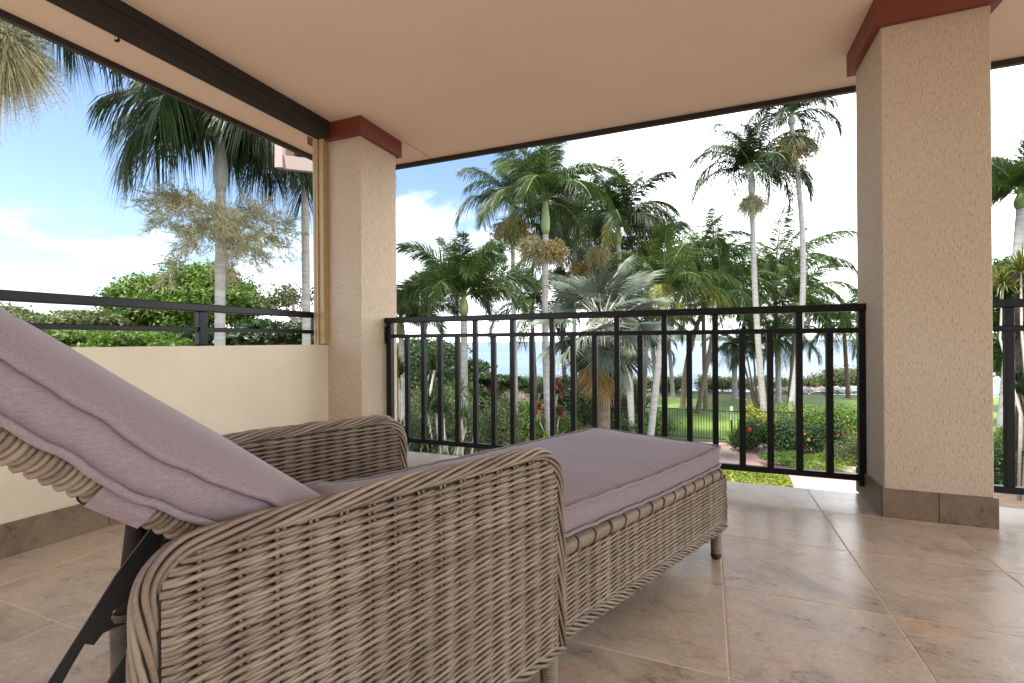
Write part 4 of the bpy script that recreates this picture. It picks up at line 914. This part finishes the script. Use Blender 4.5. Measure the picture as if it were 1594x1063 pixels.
# flowers
def blossom(px, py, D, r, mat, label):
    m = MB(); g = np.random.default_rng(int(px)); V = []; Fc = []
    for k in range(9):
        a = k*2*math.pi/9; n0 = len(V); c, s = math.cos(a), math.sin(a); q = .35
        V += [(0, 0, 0), (r*.6*math.cos(a-q), r*.3, r*.6*math.sin(a-q)), (r*c, -r*.2*g.random(), r*s), (r*.6*math.cos(a+q), r*.3, r*.6*math.sin(a+q))]; Fc.append((n0, n0+1, n0+2, n0+3))
    m.add(V, Fc); tag(obj('flower', m, MAT[mat], loc=tuple(at(px, py, D))), label, 'flower', 'garden flowers')
blossom(1167, 668, 16.2, .08, 'petal_red', 'single large red flower on the dark shrub left of the path')
blossom(1184, 655, 17.2, .08, 'petal_red', 'small dull red flower above the hibiscus shrub')
blossom(1259, 684, 15.4, .06, 'petal_orange', 'orange yellow blossom low in the hedge bed')
blossom(1253, 675, 15.5, .04, 'petal_orange', 'smaller orange blossom above the orange one')
for px, py, w_ in ((1304, 677, 'leftmost'), (1312, 674, 'middle'), (1320, 671, 'rightmost')): blossom(px, py, 14.2, .032, 'petal_red', w_ + ' of three small red blossoms on the grey green shrub by the pillar')

# strap-leaved plants
def rosette(m, c, n, L, wid, g, mat=0, e0=1.35, e1=.1, droop=.9):
    az = g.uniform(0, 2*math.pi, n); el = g.uniform(e1, e0, n); D_ = np.stack([np.cos(az)*np.cos(el), np.sin(az)*np.cos(el), np.sin(el)], 1); Wn = np.stack([-np.sin(az), np.cos(az), np.zeros(n)], 1)
    V, Fc = leaflets(np.tile(np.asarray(c, float), (n, 1)), D_, L*g.uniform(.7, 1.15, n), Wn, droop*g.uniform(.3, 1, n)*np.cos(el), np.full(n, wid)); m.add(V, Fc, mat)
def strap_plant(label, px, D, heads, L, wid, mat, seed, stem=None, n=42, name='strap_leaf_plant', e0=1.35, droop=.9, group='strap leafed plants'):
    b = base(px, D); t = thing(name, label, 'plant', b, 0, group); g = np.random.default_rng(seed); m = MB(); ms = MB()
    for (hx, hy, hz) in heads:
        rosette(m, (hx, hy, hz), n, L, wid, g, e0=e0, droop=droop)
        if hz > .3: ms.tube([(hx*.2, hy*.2, 0), (hx*.5+.18*math.sin(hz*5), hy*.5, hz*.4), (hx*.8-.14*math.sin(hz*4), hy*.8, hz*.75), (hx, hy, hz)], [.035, .028, .024, .02], 7)
    obj('leaves', m, MAT[mat], t)
    if ms.n: obj('stem', ms, MAT['palestem'], t, True)
    return t
g = np.random.default_rng(77)
strap_plant('tangled screw pine with pale curving stems beside the corner pillar', 652, 9.0, [(g.uniform(-.5, .6), g.uniform(-.5, .5), g.uniform(1.0, 3.6)) for _ in range(20)], .55, .014, 'palm_dark', 81, n=60)
strap_plant('olive spiky plant with white stems at the foot of the foxtail palm', 700, 10.2, [(g.uniform(-.5, .5), g.uniform(-.4, .5), g.uniform(.6, 2.9)) for _ in range(15)], .5, .013, 'palm_mid', 82, n=55)
strap_plant('low spiky plant just behind the railing at the corner', 668, 8.0, [(g.uniform(-.6, .5), g.uniform(-.4, .5), g.uniform(.5, 1.6)) for _ in range(12)], .5, .013, 'palm_mid', 86, n=50)
strap_plant('broad leafed bright green plant left of the fan palm', 838, 12.0, [(g.uniform(-.35, .35), g.uniform(-.3, .3), g.uniform(.5, 1.4)) for _ in range(7)], .75, .085, 'leaf_bright', 83, n=10, droop=.5)
strap_plant('bronze red leafed plant behind the bright broad leafed one', 852, 15.5, [(g.uniform(-.4, .4), g.uniform(-.3, .3), g.uniform(1.2, 2.7)) for _ in range(9)], .5, .05, 'leaf_red', 84, n=26)
strap_plant('tuft of tall bright grass in front of the lawn', 1318, 19.5, [(x, 0, .05) for x in np.linspace(-.9, 1.2, 16)], 1.15, .025, 'leaf_bright', 85, n=30, e0=1.5, droop=.3)
strap_plant('dark strap leafed plant beside the gate post', 1142, 17.6, [(0, 0, .1), (.15, .1, .2)], .95, .03, 'leaf_mid', 87, n=30, droop=.6)
strap_plant('yellow tipped spiky palm head right of the wide pillar', 1590, 11.5, [(0, 0, 5.5), (.3, .2, 5.3), (-.2, .3, 5.2)], .75, .016, 'palm_yellow', 88, n=130, e0=1.3)
strap_plant('spiky dark plant right of the wide pillar at rail height', 1598, 12.5, [(g.uniform(-.3, .4), g.uniform(-.3, .3), g.uniform(2.0, 4.6)) for _ in range(9)], .6, .018, 'palm_dark', 89, n=50)

# shore bushes, groundcover: uncountable masses
g = np.random.default_rng(91); C = []; Rd = []
for k in range(190):
    px = g.uniform(560, 1480); D = g.uniform(36.5, 39.5); b = base(px, D); h = g.uniform(.7, 1.25)*(1.5 if px > 1280 else 1); C.append(b+[0, 0, h*.5]); Rd.append([g.uniform(.5, 1.0), g.uniform(.5, .9), h*.55])
V, Fc = scatter(C, Rd, 70000, .10, g, .4); kind(obj('shore_bushes', MB().add(V, Fc), MAT['leaf_olive']), 'stuff')['label'] = 'low olive bushes along the shore'
def patch(name, pts, n, size, mat, hgt, seed):
    g = np.random.default_rng(seed); pts = np.array([p[:2] for p in pts]); lo, hi = pts.min(0), pts.max(0); out = []
    while len(out) < n:
        q = g.uniform(lo, hi, (4000, 2)); ins = np.zeros(len(q), bool); j = len(pts)-1
        for i in range(len(pts)):
            xi, yi = pts[i]; xj, yj = pts[j]; c = ((yi > q[:, 1]) != (yj > q[:, 1])) & (q[:, 0] < (xj-xi)*(q[:, 1]-yi)/(yj-yi+1e-12)+xi); ins ^= c; j = i
        out += q[ins].tolist()
    q = np.array(out[:n]); C = np.concatenate([q, np.full((n, 1), G) + g.uniform(.02, hgt, (n, 1))], 1); V, Fc = scatter(C, np.full((n, 3), .04), n, size, g, .1, 1.0, .6)
    return kind(obj(name, MB().add(V, Fc), MAT[mat]), 'stuff')
patch('groundcover', [ground(1128, 728), ground(1190, 735), ground(1226, 742), ground(1233, 760), ground(1180, 775), ground(1100, 770)], 9000, .035, 'leaf_yellow', .10, 92)
patch('groundcover', [ground(1128, 728), ground(1190, 735), ground(1226, 742), ground(1233, 760), ground(1180, 775), ground(1100, 770)], 12000, .035, 'leaf_bright', .10, 93)
patch('groundcover', [ground(640, 690), ground(900, 715), ground(1120, 730), ground(1120, 800), ground(640, 760)], 26000, .045, 'leaf_mid', .22, 94)

# rocks
def rock_mesh(seed, mat):
    g = np.random.default_rng(seed); m = MB(); nu, nv = 9, 6; V = []; off = g.uniform(0, 6, 8)
    for i in range(nv+1):
        for j in range(nu):
            th = math.pi*i/nv; ph = 2*math.pi*j/nu; d = np.array([math.sin(th)*math.cos(ph), math.sin(th)*math.sin(ph), math.cos(th)])
            V.append(d*(1+.18*math.sin(3*d[0]+off[0])*math.cos(4*d[1]+off[1])+.12*math.sin(6*d[2]+off[2]+d[0]*3)+.06*g.normal()*(0 < i < nv)))
    m.add(V, [(i*nu+j, (i+1)*nu+j, (i+1)*nu+(j+1) % nu, i*nu+(j+1) % nu) for i in range(nv) for j in range(nu)]); return m.mesh('rock', mat)
rks = [rock_mesh(s, MAT['rock']) for s in range(4)]; srk = [rock_mesh(s+10, MAT['shore_rock']) for s in range(4)]; random.seed(3)
for k, (px, py) in enumerate(((1142, 685), (1150, 689), (1158, 692), (1166, 696), (1175, 699), (1184, 702), (1193, 705), (1202, 708), (1212, 713), (1224, 717), (1236, 719), (1248, 722), (1258, 726), (1268, 728), (1280, 728), (1292, 730), (1304, 731), (1316, 733), (1328, 736), (1340, 739))):
    p = ground(px, py); s = .15*random.uniform(.8, 1.35)
    ws = ['first', 'second', 'third', 'fourth', 'fifth', 'sixth', 'seventh', 'eighth', 'ninth', 'tenth']
    tag(link('rock', rks[k % 4], None, (p[0], p[1], G+s*.3), (0, 0, random.uniform(0, 6)), (s*1.35, s, s*.8)), f'rough tan edging rock by the pink path, {ws[k] if k < 10 else ws[19-k]} from the {"gate" if k < 10 else "wide pillar"} end', 'rock', 'rocks edging the pink path')
mr_ = MB()
for k in range(44):
    px = random.uniform(1180, 1345); D = random.uniform(35.2, 36.4); p = base(px, D); s = random.uniform(.16, .38)
    tag(link('rock', srk[k % 4], None, (p[0], p[1], G+s*.3), (0, 0, random.uniform(0, 6)), (s*1.4, s, s*.8)), 'grey boulder in the seawall at the end of the lawn', 'rock', 'seawall boulders')

# garden figurine
p = ground(1184, 704); fg = thing('garden_figurine', 'small pale garden figurine standing by the rock edging', 'figurine', p)
m = MB(); m.tube([(0, 0, 0), (0, 0, .05), (0, 0, .12), (0, 0, .19)], [.075, .07, .05, .045], 10); obj('body', m, simple('blue_glaze', (.25, .25, .36), None, .4, 12), fg, True)
m = MB(); m.tube([(0, 0, .17), (0, 0, .22), (0, 0, .27), (0, 0, .30)], [.05, .075, .07, .04], 10); m.tube([(-.05, 0, .21), (-.11, -.03, .14)], [.022, .016], 6); m.tube([(.05, 0, .21), (.11, -.03, .14)], [.022, .016], 6); obj('torso', m, MAT['white'], fg, True)
m = MB(); m.tube([(0, 0, .28), (0, 0, .31), (0, 0, .35), (0, 0, .385), (0, 0, .40)], [.02, .045, .052, .035, .008], 10); obj('head', m, MAT['white'], fg, True)

# pool fence
A = base(930, 20.6); B = ground(1130, 687); B[2] = G; Cc_ = base(1330, 17.6)
fz = thing('pool_fence', 'thin dark green picket pool fence along the near edge of the lawn', 'fence', A)
pick = MB().box((-.009, -.009, .08), (.009, .009, 1.17)).mesh('picket', MAT['steelgreen'])
def frun(P, Q):
    P = np.array(P)-A; Q = np.array(Q)-A; L = np.linalg.norm(Q-P); ang = math.atan2(Q[1]-P[1], Q[0]-P[0]); n = int(L/.098)
    for z0, z1 in ((.06, .095), (1.15, 1.19)):
        o = obj('fence_rail', MB().box((0, -.016, z0), (L, .016, z1)), MAT['steelgreen'], fz, loc=tuple(P)); o.rotation_euler = (0, 0, ang)
    for k in range(n+1):
        q = P + (Q-P)*(k/n); link('picket', pick, fz, tuple(q), (0, 0, ang))
frun(A, B-np.array([.0, 0, 0])); frun(B+np.array([.12, -.01, 0]), Cc_)
o = obj('gate_post', MB().bbox((-.035, -.035, 0), (.035, .035, 1.25), .004), MAT['steelgreen'], fz, loc=tuple(np.array(ground(1139, 687))-A)); 
obj('gate_latch', MB().bbox((-.05, -.05, .82), (.05, .05, 1.34), .01), simple('pale_latch', (.5, .62, .48), None, .4, 10), fz, loc=tuple(np.array(ground(1139, 687))-A))
